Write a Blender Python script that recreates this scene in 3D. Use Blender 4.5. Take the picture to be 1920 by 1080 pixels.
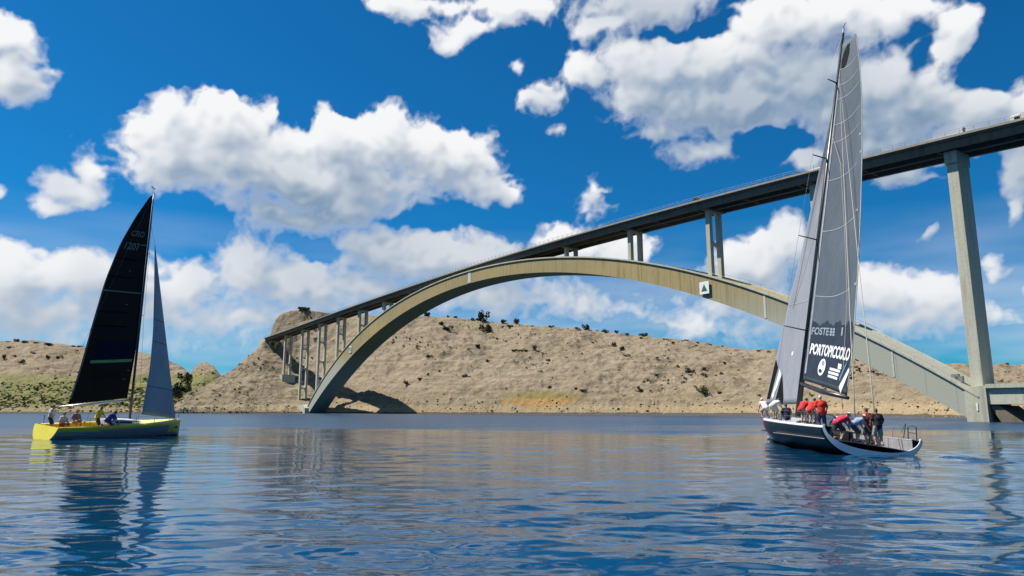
import bpy, bmesh, math, random
import numpy as np
from mathutils import Matrix, Vector, Euler

random.seed(7); rng = np.random.default_rng(7)
for o in list(bpy.data.objects): bpy.data.objects.remove(o)
SC = bpy.context.scene; COL = SC.collection
R = math.radians

# ------------------------------------------------------------------ camera
F, YH, CH = 1300.0, 768.0, 2.1            # focal length and horizon in photo pixels, eye height in m
TH = math.atan((YH-540)/F)
cam = bpy.data.cameras.new('camera'); co = bpy.data.objects.new('camera', cam); COL.objects.link(co)
cam.sensor_width = 36; cam.lens = F/1920*36; cam.clip_start = .1; cam.clip_end = 20000
co.location = (0, 0, CH); co.rotation_euler = (math.pi/2+TH, 0, 0); SC.camera = co

# ------------------------------------------------------------------ light
SUN_EL = R(58); SUN_H = np.array([-.98, .15]); SUN_H = SUN_H/np.linalg.norm(SUN_H)
sdir = Vector((SUN_H[0]*math.cos(SUN_EL), SUN_H[1]*math.cos(SUN_EL), math.sin(SUN_EL)))
sl = bpy.data.lights.new('sun', 'SUN'); so = bpy.data.objects.new('sun', sl); COL.objects.link(so)
sl.energy = 5.0; sl.angle = R(.53); sl.color = (1, .95, .86)
so.rotation_euler = sdir.to_track_quat('Z', 'Y').to_euler(); so.location = (-60, -20, 90)
SC.view_settings.view_transform = 'Standard'; SC.view_settings.look = 'None'
SC.view_settings.exposure = 0.85; SC.view_settings.gamma = 1; SC.view_settings.use_curve_mapping = False
SC.cycles.use_denoising = True; SC.cycles.max_bounces = 6; SC.cycles.transparent_max_bounces = 8
SC.cycles.sample_clamp_indirect = 6; SC.cycles.caustics_reflective = False; SC.cycles.caustics_refractive = False

def ray(px, py):
    a = px-960; b = 540-py
    return np.array([a, F*math.cos(TH)-b*math.sin(TH), F*math.sin(TH)+b*math.cos(TH)])
def at(px, py, Y):
    r = ray(px, py); return np.array([0, 0, CH])+r*(Y/r[1])

# world: clear sky texture (the cumulus clouds are the sky dome further down)
W = bpy.data.worlds.new('World'); SC.world = W; W.use_nodes = True
nt = W.node_tree; nt.nodes.clear()
def N(t, typ, **kw):
    n = t.nodes.new(typ)
    for k, v in kw.items(): setattr(n, k, v)
    return n
def setin(t, s, v):
    if hasattr(v, 'is_output'): t.links.new(v, s)
    else: s.default_value = v
def M(t, op, a, b=None, c=None, clamp=False):
    n = N(t, 'ShaderNodeMath', operation=op); n.use_clamp = clamp
    for i, v in enumerate((a, b, c)):
        if v is not None: setin(t, n.inputs[i], v)
    return n.outputs[0]
def VM(t, op, a, b=None, out=0):
    n = N(t, 'ShaderNodeVectorMath', operation=op)
    for i, v in enumerate((a, b)):
        if v is not None: setin(t, n.inputs[i], v)
    return n.outputs[out]
def smooth(t, v, a, b):
    n = N(t, 'ShaderNodeMapRange', interpolation_type='SMOOTHSTEP')
    setin(t, n.inputs[0], v); n.inputs[1].default_value = a; n.inputs[2].default_value = b
    return n.outputs[0]
def noise(t, vec, scale, detail=4, rough=.5, dist=0, out='Fac'):
    n = N(t, 'ShaderNodeTexNoise'); setin(t, n.inputs['Vector'], vec)
    n.inputs['Scale'].default_value = scale; n.inputs['Detail'].default_value = detail
    n.inputs['Roughness'].default_value = rough; n.inputs['Distortion'].default_value = dist
    return n.outputs[out]
def mixc(t, f, a, b):
    n = N(t, 'ShaderNodeMix', data_type='RGBA'); setin(t, n.inputs[0], f)
    for s, v in ((n.inputs[6], a), (n.inputs[7], b)):
        if hasattr(v, 'is_output'): t.links.new(v, s)
        else: s.default_value = (*v[:3], 1)
    return n.outputs[2]

sky = N(nt, 'ShaderNodeTexSky', sky_type='NISHITA'); sky.sun_disc = False
sky.sun_elevation = SUN_EL; sky.sun_rotation = math.atan2(SUN_H[0], SUN_H[1])
sky.altitude = 0; sky.air_density = 1.0; sky.dust_density = .25; sky.ozone_density = 3.0
tint = N(nt, 'ShaderNodeMix', data_type='RGBA', blend_type='MULTIPLY'); tint.inputs[0].default_value = 1
nt.links.new(sky.outputs[0], tint.inputs[6]); tint.inputs[7].default_value = (.06, .61, .98, 1)
fin = tint.outputs[2]
bg = N(nt, 'ShaderNodeBackground'); nt.links.new(fin, bg.inputs[0]); bg.inputs[1].default_value = .056
wo = N(nt, 'ShaderNodeOutputWorld'); nt.links.new(bg.outputs[0], wo.inputs[0])
W.cycles.sampling_method = 'MANUAL'; W.cycles.sample_map_resolution = 512

# ------------------------------------------------------------------ helpers
def linkobj(name, me, parent=None):
    o = bpy.data.objects.new(name, me); COL.objects.link(o); o.parent = parent; return o
def mesh(name, v, f, m=None, parent=None, smooth_=False, mats=None, midx=None):
    me = bpy.data.meshes.new(name)
    me.from_pydata([tuple(map(float, p)) for p in v], [], [tuple(int(i) for i in q) for q in f])
    for mm in (mats or ([m] if m else [])): me.materials.append(mm)
    if midx is not None: me.polygons.foreach_set('material_index', np.asarray(midx, dtype=np.int32))
    if smooth_: me.polygons.foreach_set('use_smooth', [True]*len(me.polygons))
    me.update(); return linkobj(name, me, parent)
def gridmesh(name, P, m, parent=None, smooth_=True, close_u=False):
    """P: (nu,nv,3) array -> quad sheet, built fast"""
    nu, nv = P.shape[:2]
    idx = np.arange(nu*nv).reshape(nu, nv)
    if close_u: idx = np.vstack([idx, idx[:1]])
    q = np.stack([idx[:-1, :-1], idx[1:, :-1], idx[1:, 1:], idx[:-1, 1:]], -1).reshape(-1, 4)
    me = bpy.data.meshes.new(name); me.vertices.add(nu*nv); me.vertices.foreach_set('co', P.reshape(-1).astype(np.float32))
    me.loops.add(q.size); me.loops.foreach_set('vertex_index', q.reshape(-1).astype(np.int32))
    me.polygons.add(len(q)); me.polygons.foreach_set('loop_start', np.arange(0, q.size, 4, dtype=np.int32))
    me.polygons.foreach_set('use_smooth', np.full(len(q), smooth_))
    me.update(calc_edges=True); me.materials.append(m)
    return linkobj(name, me, parent)
class MB:
    def __init__(s): s.v = []; s.f = []
    def add(s, v, f):
        k = len(s.v); s.v += [tuple(p) for p in v]; s.f += [tuple(i+k for i in q) for q in f]; return s
    def box(s, lo, hi):
        x0, y0, z0 = lo; x1, y1, z1 = hi
        return s.add([(x0,y0,z0),(x1,y0,z0),(x1,y1,z0),(x0,y1,z0),(x0,y0,z1),(x1,y0,z1),(x1,y1,z1),(x0,y1,z1)],
          [(0,3,2,1),(4,5,6,7),(0,1,5,4),(1,2,6,5),(2,3,7,6),(3,0,4,7)])
    def tube(s, pts, r, n=6, cap=True):
        pts = [np.asarray(p, float) for p in pts]; rs = r if hasattr(r, '__len__') else [r]*len(pts)
        vs = []; up = None
        for i, p in enumerate(pts):
            d = pts[min(i+1, len(pts)-1)]-pts[max(i-1, 0)]; d = d/(np.linalg.norm(d)+1e-9)
            if up is None: up = np.array([0,0,1.]) if abs(d[2]) < .9 else np.array([1.,0,0])
            a = np.cross(d, up); a /= np.linalg.norm(a)+1e-9; b = np.cross(a, d); up = b
            for k in range(n):
                t = 2*math.pi*k/n; vs.append(p+rs[i]*(a*math.cos(t)+b*math.sin(t)))
        fs = []
        for i in range(len(pts)-1):
            for k in range(n): fs.append((i*n+k, i*n+(k+1) % n, (i+1)*n+(k+1) % n, (i+1)*n+k))
        if cap:
            fs.append(tuple(range(n))[::-1]); fs.append(tuple(range((len(pts)-1)*n, len(pts)*n)))
        return s.add(vs, fs)
    def prism(s, poly, y0, y1):
        """polygon of (x,z), extruded in y"""
        n = len(poly)
        v = [(x, y0, z) for x, z in poly]+[(x, y1, z) for x, z in poly]
        f = [tuple(range(n)), tuple(range(2*n-1, n-1, -1))]+[(i, i+n, (i+1) % n+n, (i+1) % n) for i in range(n)]
        return s.add(v, f)
    def build(s, name, m, parent=None, smooth_=False, bevel=0):
        o = mesh(name, s.v, s.f, m, parent, smooth_)
        bm = bmesh.new(); bm.from_mesh(o.data); bmesh.ops.recalc_face_normals(bm, faces=bm.faces); bm.to_mesh(o.data); bm.free()
        if bevel:
            b = o.modifiers.new('bevel', 'BEVEL'); b.width = bevel; b.segments = 2; b.limit_method = 'ANGLE'
        return o
def empty(name, loc, rot=(0, 0, 0)):
    o = bpy.data.objects.new(name, None); COL.objects.link(o); o.location = loc; o.rotation_euler = rot
    o.empty_display_size = .3; return o
def mtx(o): return Matrix.Translation(o.location) @ o.rotation_euler.to_matrix().to_4x4()
def tag(o, label=None, cat=None, group=None, kind=None):
    if label: o['label'] = label
    if cat: o['category'] = cat
    if group: o['group'] = group
    if kind: o['kind'] = kind
    return o
def loc_of(root, P):
    """world points -> local points of root"""
    mi = np.array(mtx(root).inverted()); P = np.asarray(P, float)
    return P @ mi[:3, :3].T+mi[:3, 3]
def wpt(root, p):
    return np.array(mtx(root) @ Vector(p))

# ------------------------------------------------------------------ materials
MATS = {}
ALB = .80          # base colours scaled down against the raised exposure, so shade reads darker
def dim(c): return tuple(x*ALB for x in c[:3])
def mat(name, col, rough=.6, var=.15, scale=3., metal=0., bump=0., bscale=40., coat=0., col2=None, spec=.5, detail=6, trans=0., coord='Object'):
    if name in MATS: return MATS[name]
    col = dim(col); col2 = dim(col2) if col2 else None
    m = bpy.data.materials.new(name); m.use_nodes = True; t = m.node_tree; b = t.nodes['Principled BSDF']
    c = N(t, 'ShaderNodeTexCoord')
    f = noise(t, c.outputs[coord], scale, detail, .6)
    c2 = col2 or tuple(x*(1-var) for x in col); c1 = col if col2 else tuple(min(1, x*(1+var)) for x in col)
    t.links.new(mixc(t, smooth(t, f, .3, .7), c2, c1), b.inputs['Base Color'])
    rn = M(t, 'MULTIPLY_ADD', f, .2, rough-.1, clamp=True); t.links.new(rn, b.inputs['Roughness'])
    b.inputs['Metallic'].default_value = metal; b.inputs['Coat Weight'].default_value = coat
    b.inputs['Specular IOR Level'].default_value = spec
    if bump:
        bn = N(t, 'ShaderNodeBump'); bn.inputs['Strength'].default_value = bump; bn.inputs['Distance'].default_value = .05
        t.links.new(noise(t, c.outputs[coord], bscale, 5, .6), bn.inputs['Height']); t.links.new(bn.outputs[0], b.inputs['Normal'])
    MATS[name] = m; return m

def concrete(name, ca, cb_, stain, low=None):
    ca, cb_, stain = dim(ca), dim(cb_), dim(stain); low = dim(low) if low else None
    m = bpy.data.materials.new(name); m.use_nodes = True; t = m.node_tree; b = t.nodes['Principled BSDF']
    c = N(t, 'ShaderNodeTexCoord'); ob = c.outputs['Object']
    f = noise(t, VM(t, 'MULTIPLY', ob, (.03, .03, .05)), 1, 4, .55)
    streak = noise(t, VM(t, 'MULTIPLY', ob, (.9, .9, .06)), 1, 6, .65)
    fine = noise(t, ob, 2.2, 6, .6)
    col = mixc(t, smooth(t, f, .35, .65), ca, cb_)
    col = mixc(t, M(t, 'MULTIPLY', smooth(t, streak, .47, .70), .72), col, stain)
    col = mixc(t, M(t, 'MULTIPLY', smooth(t, fine, .45, .7), .34), col, tuple(x*.55 for x in ca))
    if low:       # paler, salt-bleached concrete towards the water
        sz = N(t, 'ShaderNodeSeparateXYZ'); t.links.new(ob, sz.inputs[0])
        zz = M(t, 'ADD', sz.outputs[2], M(t, 'MULTIPLY', M(t, 'SUBTRACT', f, .5), 10))
        col = mixc(t, M(t, 'SUBTRACT', 1.0, smooth(t, zz, 17, 34)), col, low)
    # formwork joints every 5 m along the member
    sx = N(t, 'ShaderNodeSeparateXYZ'); t.links.new(ob, sx.inputs[0])
    fr = M(t, 'ABSOLUTE', M(t, 'SUBTRACT', M(t, 'FRACT', M(t, 'MULTIPLY', sx.outputs[0], .2)), .5))
    col = mixc(t, M(t, 'MULTIPLY', M(t, 'LESS_THAN', fr, .012), .36), col, (.1, .09, .07))
    t.links.new(col, b.inputs['Base Color']); b.inputs['Roughness'].default_value = .88
    b.inputs['Specular IOR Level'].default_value = .25
    bn = N(t, 'ShaderNodeBump'); bn.inputs['Strength'].default_value = .4; bn.inputs['Distance'].default_value = .06
    t.links.new(fine, bn.inputs['Height']); t.links.new(bn.outputs[0], b.inputs['Normal'])
    return m
CON_ARCH = concrete('arch_concrete', (.385, .30, .135), (.32, .262, .128), (.18, .132, .055), low=(.37, .38, .31))
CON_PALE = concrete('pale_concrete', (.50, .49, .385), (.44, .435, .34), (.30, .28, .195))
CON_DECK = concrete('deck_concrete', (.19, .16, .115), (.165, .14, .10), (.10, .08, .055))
CON_RAIL = mat('parapet_concrete', (.27, .245, .185), .8, .15, 1.5)
STEEL = mat('galvanised_steel', (.32, .33, .34), .45, .2, 5, .7)
ALU = mat('brushed_aluminium', (.55, .56, .57), .4, .1, 8, .8)
CARBON = mat('black_carbon', (.012, .013, .015), .35, .3, 10, 0, coat=.4)
DARK = mat('dark_rubber', (.015, .015, .016), .7, .2, 10)
ROPE = mat('pale_rope', (.38, .36, .30), .85, .15, 30)
WHITE = mat('white_gelcoat', (.78, .79, .80), .25, .05, 3, coat=.3)
WHITEP = mat('white_paint', (.80, .80, .77), .5, .08, 2)
GLASS = mat('dark_glass', (.01, .012, .016), .08, .1, 2)

# ------------------------------------------------------------------ noise on arrays
_perm = np.random.default_rng(3).permutation(512)
_perm = np.concatenate([_perm, _perm, _perm])
_grad = np.stack([np.cos(np.arange(512)*2.399), np.sin(np.arange(512)*2.399)], -1)
def perlin(x, y):
    xi = np.floor(x).astype(int); yi = np.floor(y).astype(int); xf = x-xi; yf = y-yi
    u = xf**3*(xf*(xf*6-15)+10); v = yf**3*(yf*(yf*6-15)+10)
    def gr(ix, iy, dx, dy):
        k = _perm[(_perm[ix & 511]+iy) & 511]; gg = _grad[k]; return gg[..., 0]*dx+gg[..., 1]*dy
    a = gr(xi, yi, xf, yf); b = gr(xi+1, yi, xf-1, yf); c = gr(xi, yi+1, xf, yf-1); d = gr(xi+1, yi+1, xf-1, yf-1)
    return (a*(1-u)+b*u)*(1-v)+(c*(1-u)+d*u)*v
def fbm(x, y, o=5, r=.5, ridged=False):
    s = 0; a = 1; t = 0
    for k in range(o):
        n = perlin(x*2**k+17.3*k, y*2**k-9.1*k)
        if ridged: n = .5-np.abs(n)*2
        s = s+a*n; t += a; a *= r
    return s/t

# ------------------------------------------------------------------ sky dome with cumulus clouds
def azel(px, py):
    r = ray(px, py); return math.atan2(r[0], r[1]), math.atan2(r[2], math.hypot(r[0], r[1]))
# clouds: centre and half size (photo pixels, turned into azimuth and elevation), weight, greyness of the thick base
BLOBS = [(18,66,66,56),(45,150,70,62),(-60,110,80,70),(128,356,72,36),(165,322,34,34),(100,392,42,18),(-10,356,20,16),
 (305,235,62,70),(330,290,95,75),(420,228,95,62),(510,215,28,30),(535,270,70,50),(640,262,85,62),(720,255,80,58),(800,280,95,60),(860,290,80,72),(890,345,70,40),(945,362,24,20),
 (560,330,290,66,1,.25),(540,402,165,40,.9,1.0),(660,390,140,36,.9,.6),
 (30,520,130,70),(150,520,110,58),(240,530,100,60),(340,540,80,55),(60,590,200,60,.8,.6),(250,590,150,55,.8,.5),(470,500,85,62),(560,535,95,62),(610,560,70,50),(450,600,190,55,.6,.3),(150,640,260,30,.5,.1),
 (720,470,95,52),(820,478,110,50),(690,540,130,50,.8,.3),(910,500,90,60),(1035,455,48,46),(1090,470,60,42),(1170,478,60,45),(950,560,260,44,.7,.4),(1090,575,150,32,.6,.2),
 (752,2,72,38),(840,0,40,20),(955,8,92,42),(835,72,36,28),(870,50,50,24),(1215,5,150,46,1,1.2),(1130,50,58,26,1,.4),
 (1010,192,46,26,.8),(1030,178,30,30,.8),(962,128,20,16,.6),(1046,252,14,12,.6),(1112,384,30,24,.42),(1130,358,20,20,.36),
 (1105,128,45,42),(1190,112,70,58),(1270,100,80,62),(1345,110,80,62),(1410,100,60,58),(1190,180,70,50),(1290,190,120,60,1,.3),(1400,200,130,70,1,.9),(1310,280,88,28),(1230,245,60,26,1,.3),
 (1450,40,90,52),(1560,30,110,46),(1660,40,80,46),(1785,60,56,52),(1700,20,60,30),(1510,150,110,80,1,.9),(1590,190,110,80,1,.3),(1690,150,90,60),(1730,190,90,60),(1820,205,90,58),(1910,215,70,58),
 (1640,260,150,52,1,.6),(1780,270,110,45,1,.3),(1520,298,52,32),(1700,325,75,26),(1905,320,60,55,1,.8),(1908,390,25,40),
 (1465,455,62,52),(1420,500,90,55),(1400,550,120,48,.9,.6),(1290,605,90,34,.8),(1520,600,160,48,.8,.5),(1650,540,95,55),(1750,550,95,52),(1830,592,75,32,.9),(1700,600,160,36,.8,.3),(1734,441,22,11,.55),(1746,440,18,10,.55),(1880,500,26,34,.7),(1990,250,110,80),(-90,560,130,90),(2010,560,90,60)]
HOLES = [(330,410,75,40,.8),(615,470,50,22,.5),(556,205,40,46,.5),(850,412,130,20,.7),(1440,275,75,30,.9),(1850,130,45,45,.8),(1560,345,90,20,.6),(250,420,70,40,.6),(880,230,50,30,.5),(1150,620,110,16,.5),(1730,110,22,30,.4),(1300,52,105,14,.55),(1590,300,50,16,.4),(1790,310,60,16,.5),(660,210,40,20,.4),(430,160,30,16,.3)]
def blur(f, r):
    for ax in (0, 1):
        for _ in range(2):
            c = np.cumsum(np.pad(f, [(r+1, r) if k == ax else (0, 0) for k in (0, 1)], 'edge'), ax)
            n = f.shape[ax]; f = (np.take(c, range(2*r+1, 2*r+1+n), ax)-np.take(c, range(0, n), ax))/(2*r+1)
    return f
def sky_fields(AZ, EL, da, de, la, le):
    """cloud density and the light on it, over a grid of azimuth / elevation (la, le: towards the sun)"""
    wx = fbm(AZ*7+3.1, EL*7, 4, .5); wy = fbm(AZ*7-8.2, EL*7+5.5, 4, .5)
    wx2 = fbm(AZ*24+1.7, EL*24, 4, .55); wy2 = fbm(AZ*24, EL*24+7.7, 4, .55)
    A = AZ+.040*wx+.026*wx2; E_ = EL+.030*wy+.022*wy2
    env = np.full(AZ.shape, -3.); dark = np.zeros(AZ.shape)
    for b in BLOBS:
        x, y, rx, ry = b[:4]; w = b[4] if len(b) > 4 else 1.; k = b[5] if len(b) > 5 else 0.
        a0, e0 = azel(x, y); a1, _ = azel(x+rx, y); _, e1 = azel(x, y-ry)
        dy = (E_-e0)/abs(e1-e0); dx = (A-a0)/abs(a1-a0); d = np.sqrt(dx*dx+dy*dy)
        q = (1.10-d)*min(1.2, .5+.007*min(rx, ry))*w
        env = np.maximum(env, q)+.08*np.exp(-np.abs(env-q)*7)
        if k: dark = np.maximum(dark, k*np.clip(1.35-d, 0, 1))
    for x, y, rx, ry, w in HOLES:
        a0, e0 = azel(x, y); a1, _ = azel(x+rx, y); _, e1 = azel(x, y-ry)
        d = np.sqrt(((A-a0)/abs(a1-a0))**2+((E_-e0)/abs(e1-e0))**2); env = env-w*1.3*np.clip(1.25-d, 0, .8)
    gen = (fbm(AZ*2.2+40, EL*4+11, 3, .5)-.10)*3.2
    outside = np.clip((np.abs(AZ)-.72)/.2, 0, 1)+np.clip((EL-.62)/.15, 0, 1)
    gen = np.minimum(gen-4*(1-np.clip(outside, 0, 1)), .9)
    env = np.maximum(env, gen)
    bil = 1-3*np.abs(fbm(A*30+5, E_*34, 6, .55))
    mid = fbm(A*17+9, E_*20-4, 5, .55); fine = fbm(A*70, E_*76+3, 5, .6)
    den = env+.22*(bil-.55)+.30*mid+.24*fine
    # broad light: what is left after crossing the cloud towards the sun, softened
    d = np.clip(den*1.5, 0, 1); acc = np.zeros_like(d)
    for i in range(1, 13):
        s = .010*i**1.15; acc += np.roll(np.roll(d, -int(round(la*s/da)), 0), -int(round(le*s/de)), 1)
    broad = blur(np.exp(-acc*.115-dark*.85), max(2, int(.010/da)))
    # relief: puffs turned towards the sun are brighter
    h = .9*np.clip(den, 0, 1.3)+.55*mid+.20*bil
    rel = 0
    for s, k in ((.008, 1.0), (.022, 1.1), (.05, .8)):
        rel = rel+k*(h-np.roll(np.roll(h, -int(round(la*s/da)), 0), -int(round(le*s/de)), 1))
    rel = blur(rel, 1)
    light = np.clip(-.04+.98*broad+.30*np.clip(rel, -.8, .8), 0, 1)
    light = light**1.12
    low = 1-np.clip((EL-.10)/.16, 0, 1)
    den = den*(1-.42*low)+.10*low; light = light*(1-.30*low)+.62*.30*low
    return den, light

def make_sky():
    la, le = -.45, .9
    def field(a0, a1, na, e0, e1, ne):
        az = np.linspace(a0, a1, na); el = np.linspace(e0, e1, ne); A, E_ = np.meshgrid(az, el, indexing='ij')
        return (az, el)+sky_fields(A, E_, az[1]-az[0], el[1]-el[0], la, le)
    fine = field(-.80, .80, 760, -.02, .80, 430); wide = field(-3.3, 3.3, 520, -.05, 1.62, 170)
    def samp(fl, f, A, E_):
        az, el = fl[:2]; ia = np.clip((A-az[0])/(az[1]-az[0]), 0, len(az)-1.001); ie = np.clip((E_-el[0])/(el[1]-el[0]), 0, len(el)-1.001)
        i = ia.astype(int); j = ie.astype(int); u = ia-i; v = ie-j
        return f[i, j]*(1-u)*(1-v)+f[i+1, j]*u*(1-v)+f[i, j+1]*(1-u)*v+f[i+1, j+1]*u*v
    az = np.concatenate([np.linspace(-math.pi, -.78, 120, endpoint=False), np.linspace(-.78, .78, 720), np.linspace(.78, math.pi, 121)[1:-1]])
    el = np.concatenate([np.linspace(-.02, .78, 400, endpoint=False), np.linspace(.78, 1.56, 50)])
    A, E_ = np.meshgrid(az, el, indexing='ij'); inside = (np.abs(A) < .79) & (E_ < .79)
    den = np.where(inside, samp(fine, fine[2], A, E_), samp(wide, wide[2], A, E_))
    lig = np.where(inside, samp(fine, fine[3], A, E_), samp(wide, wide[3], A, E_))
    # clear sky round the sun and at the seam behind the viewer
    sa = math.atan2(SUN_H[0], SUN_H[1]); cosd = np.sin(E_)*math.sin(SUN_EL)+np.cos(E_)*math.cos(SUN_EL)*np.cos(A-sa)
    den = den-3*np.clip((cosd-.93)/.04, 0, 1)-3*np.clip((np.abs(A)-2.95)/.15, 0, 1)
    # thin bright veil low over the horizon
    v = np.clip(fbm(A*3.0+2, E_*16, 4, .55)*1.6+.42, 0, 1)*np.clip((E_-.005)/.04, 0, 1)*np.clip((.26-E_)/.14, 0, 1)
    RAD = 12000.
    P = np.stack([RAD*np.cos(E_)*np.sin(A), RAD*np.cos(E_)*np.cos(A), RAD*np.sin(E_)], -1)
    m = bpy.data.materials.new('cumulus_sky'); m.use_nodes = True; t = m.node_tree; t.nodes.clear()
    def attr(n): 
        a = N(t, 'ShaderNodeAttribute'); a.attribute_name = n; return a.outputs['Fac']
    c = N(t, 'ShaderNodeTexCoord'); nv = VM(t, 'NORMALIZE', c.outputs['Object'])
    fn = M(t, 'MULTIPLY', M(t, 'SUBTRACT', noise(t, nv, 150, 3, .55), .5), .16)
    d = M(t, 'ADD', attr('cloud_density'), fn)
    mr = N(t, 'ShaderNodeMapRange', interpolation_type='SMOOTHSTEP'); t.links.new(d, mr.inputs[0])
    t.links.new(M(t, 'SUBTRACT', .66, M(t, 'MULTIPLY', attr('cloud_light'), .30)), mr.inputs[2])
    alpha = M(t, 'MULTIPLY', mr.outputs[0], .98)
    veil = M(t, 'MULTIPLY', attr('cloud_veil'), .55)
    alpha2 = M(t, 'MAXIMUM', alpha, veil)
    lt = M(t, 'ADD', M(t, 'MULTIPLY', attr('cloud_light'), alpha), M(t, 'MULTIPLY', M(t, 'SUBTRACT', 1.0, alpha), .85))
    em = N(t, 'ShaderNodeEmission'); t.links.new(mixc(t, lt, (.21, .32, .46), (.95, .955, .96)), em.inputs[0]); em.inputs[1].default_value = .55
    tr = N(t, 'ShaderNodeBsdfTransparent'); mx = N(t, 'ShaderNodeMixShader')
    t.links.new(alpha2, mx.inputs[0]); t.links.new(tr.outputs[0], mx.inputs[1]); t.links.new(em.outputs[0], mx.inputs[2])
    out = N(t, 'ShaderNodeOutputMaterial'); t.links.new(mx.outputs[0], out.inputs[0])
    m.cycles.emission_sampling = 'NONE'
    o = gridmesh('sky', P, m, None, True, close_u=True)
    for nm, f in (('cloud_density', den), ('cloud_light', lig), ('cloud_veil', v)):
        at_ = o.data.attributes.new(nm, 'FLOAT', 'POINT'); at_.data.foreach_set('value', f.reshape(-1).astype(np.float32))
    tag(o, kind='structure')
make_sky()

# ------------------------------------------------------------------ water
def make_water():
    m = bpy.data.materials.new('sea_water'); m.use_nodes = True; t = m.node_tree; b = t.nodes['Principled BSDF']
    b.inputs['Base Color'].default_value = (.0018, .030, .074, 1); b.inputs['Roughness'].default_value = .03
    b.inputs['IOR'].default_value = 1.333; b.inputs['Specular IOR Level'].default_value = .5
    c = N(t, 'ShaderNodeTexCoord'); ob = c.outputs['Object']
    n1 = noise(t, VM(t, 'MULTIPLY', ob, (.55, 1.0, 1)), 4.5, 4, .6, .4)
    n2 = noise(t, VM(t, 'MULTIPLY', ob, (.5, 1.0, 1)), .55, 4, .6, .3)
    gust = smooth(t, noise(t, VM(t, 'MULTIPLY', ob, (.6, 1.2, 1)), .035, 3, .5), .35, .65)
    b1 = N(t, 'ShaderNodeBump'); b1.inputs['Distance'].default_value = .016; t.links.new(n1, b1.inputs['Height'])
    sy = N(t, 'ShaderNodeSeparateXYZ'); t.links.new(ob, sy.inputs[0])
    far = smooth(t, M(t, 'ADD', sy.outputs[1], M(t, 'MULTIPLY', M(t, 'ADD', gust, noise(t, VM(t, 'MULTIPLY', ob, (.25, 1, 1)), .12, 4, .6)), 34)), 78, 130)      # breeze ruffles the far water
    t.links.new(M(t, 'MULTIPLY_ADD', far, .26, .03), b.inputs['Roughness'])
    t.links.new(M(t, 'MULTIPLY_ADD', far, .55, M(t, 'MULTIPLY_ADD', gust, .25, .15)), b1.inputs['Strength'])
    b2 = N(t, 'ShaderNodeBump'); b2.inputs['Distance'].default_value = .06; t.links.new(n2, b2.inputs['Height'])
    t.links.new(M(t, 'MULTIPLY_ADD', far, .6, .3), b2.inputs['Strength'])
    t.links.new(b1.outputs[0], b2.inputs['Normal']); t.links.new(b2.outputs[0], b.inputs['Normal'])
    # azimuth columns: fine in the view, coarse elsewhere; radii in a log series
    A = np.concatenate([np.linspace(-180, -50, 60, endpoint=False), np.linspace(-50, 50, 400, endpoint=False), np.linspace(50, 180, 60, endpoint=False)])
    rr = [1.2]
    while rr[-1] < 400: rr.append(rr[-1]*1.0068+.005)
    while rr[-1] < 9000: rr.append(rr[-1]*1.06)
    rr = np.array(rr); a = np.radians(A)
    X = np.sin(a)[:, None]*rr[None]; Y = np.cos(a)[:, None]*rr[None]; Z = np.zeros_like(X)
    dr = np.gradient(rr)[None]; fineA = (np.abs(A) < 50)[:, None]
    wr = np.random.default_rng(11)
    for k in range(72):
        lam = .24*(4.0/.24)**wr.random(); th = wr.normal(R(82), .55)
        amp = .0021*lam**.66*(.5+wr.random())
        kx, ky = 2*math.pi/lam*math.cos(th), 2*math.pi/lam*math.sin(th)
        fade = np.clip((lam/np.maximum(dr, rr[None]*R(.23))-2.5)/3, 0, 1)*np.clip((260-rr[None])/160, 0, 1)
        Z += fineA*fade*amp*np.sin(kx*X+ky*Y+wr.random()*6.28)
    patch = .35+1.5*np.clip(fbm(X*.035, Y*.06, 3)+.30, 0, 1)
    Z *= patch
    # a small wake behind the grey-sailed yacht
    xs, ys = 17.3, 33.0
    dx = X-xs; dy = ys-Y
    for sgn in (-1, 1):
        u_ = dx-sgn*(1.6+.3*dy); w = np.exp(-(u_/.45)**2)*np.clip(dy/1.5, 0, 1)*np.exp(-np.clip(dy, 0, 99)/7.0)
        Z += fineA*.11*w*np.cos(u_*4)
    # small waves running off both hulls
    for (bx, by, hx, hy, ln, hb) in ((16.9, 33.2, .081, .997, 17.5, 2.3), (-34.0, 50.3, .5, .866, 10.4, 1.6)):
        al = (X-bx)*hx+(Y-by)*hy; ac = np.abs((X-bx)*hy-(Y-by)*hx)
        dd = ac-hb*np.clip(1-(al/ln)**2*.8, 0, 1)
        Z += fineA*.028*np.exp(-np.clip(dd, 0, 99)/1.6)*np.sin(dd*5.2+al*1.1)*np.clip((al+3)/3, 0, 1)*np.clip((ln+1-al)/2, 0, 1)
    P = np.stack([X, Y, Z], -1)
    o = gridmesh('water', P, m, None, True, close_u=True)
    bm = bmesh.new(); bm.from_mesh(o.data); bm.verts.ensure_lookup_table()
    inner = [bm.verts[i*len(rr)] for i in range(len(A))]
    bm.faces.new(inner); bm.to_mesh(o.data); bm.free()
    if o.data.polygons[0].normal.z < 0: o.data.flip_normals()
    tag(o, kind='structure'); return o
make_water()

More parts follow.
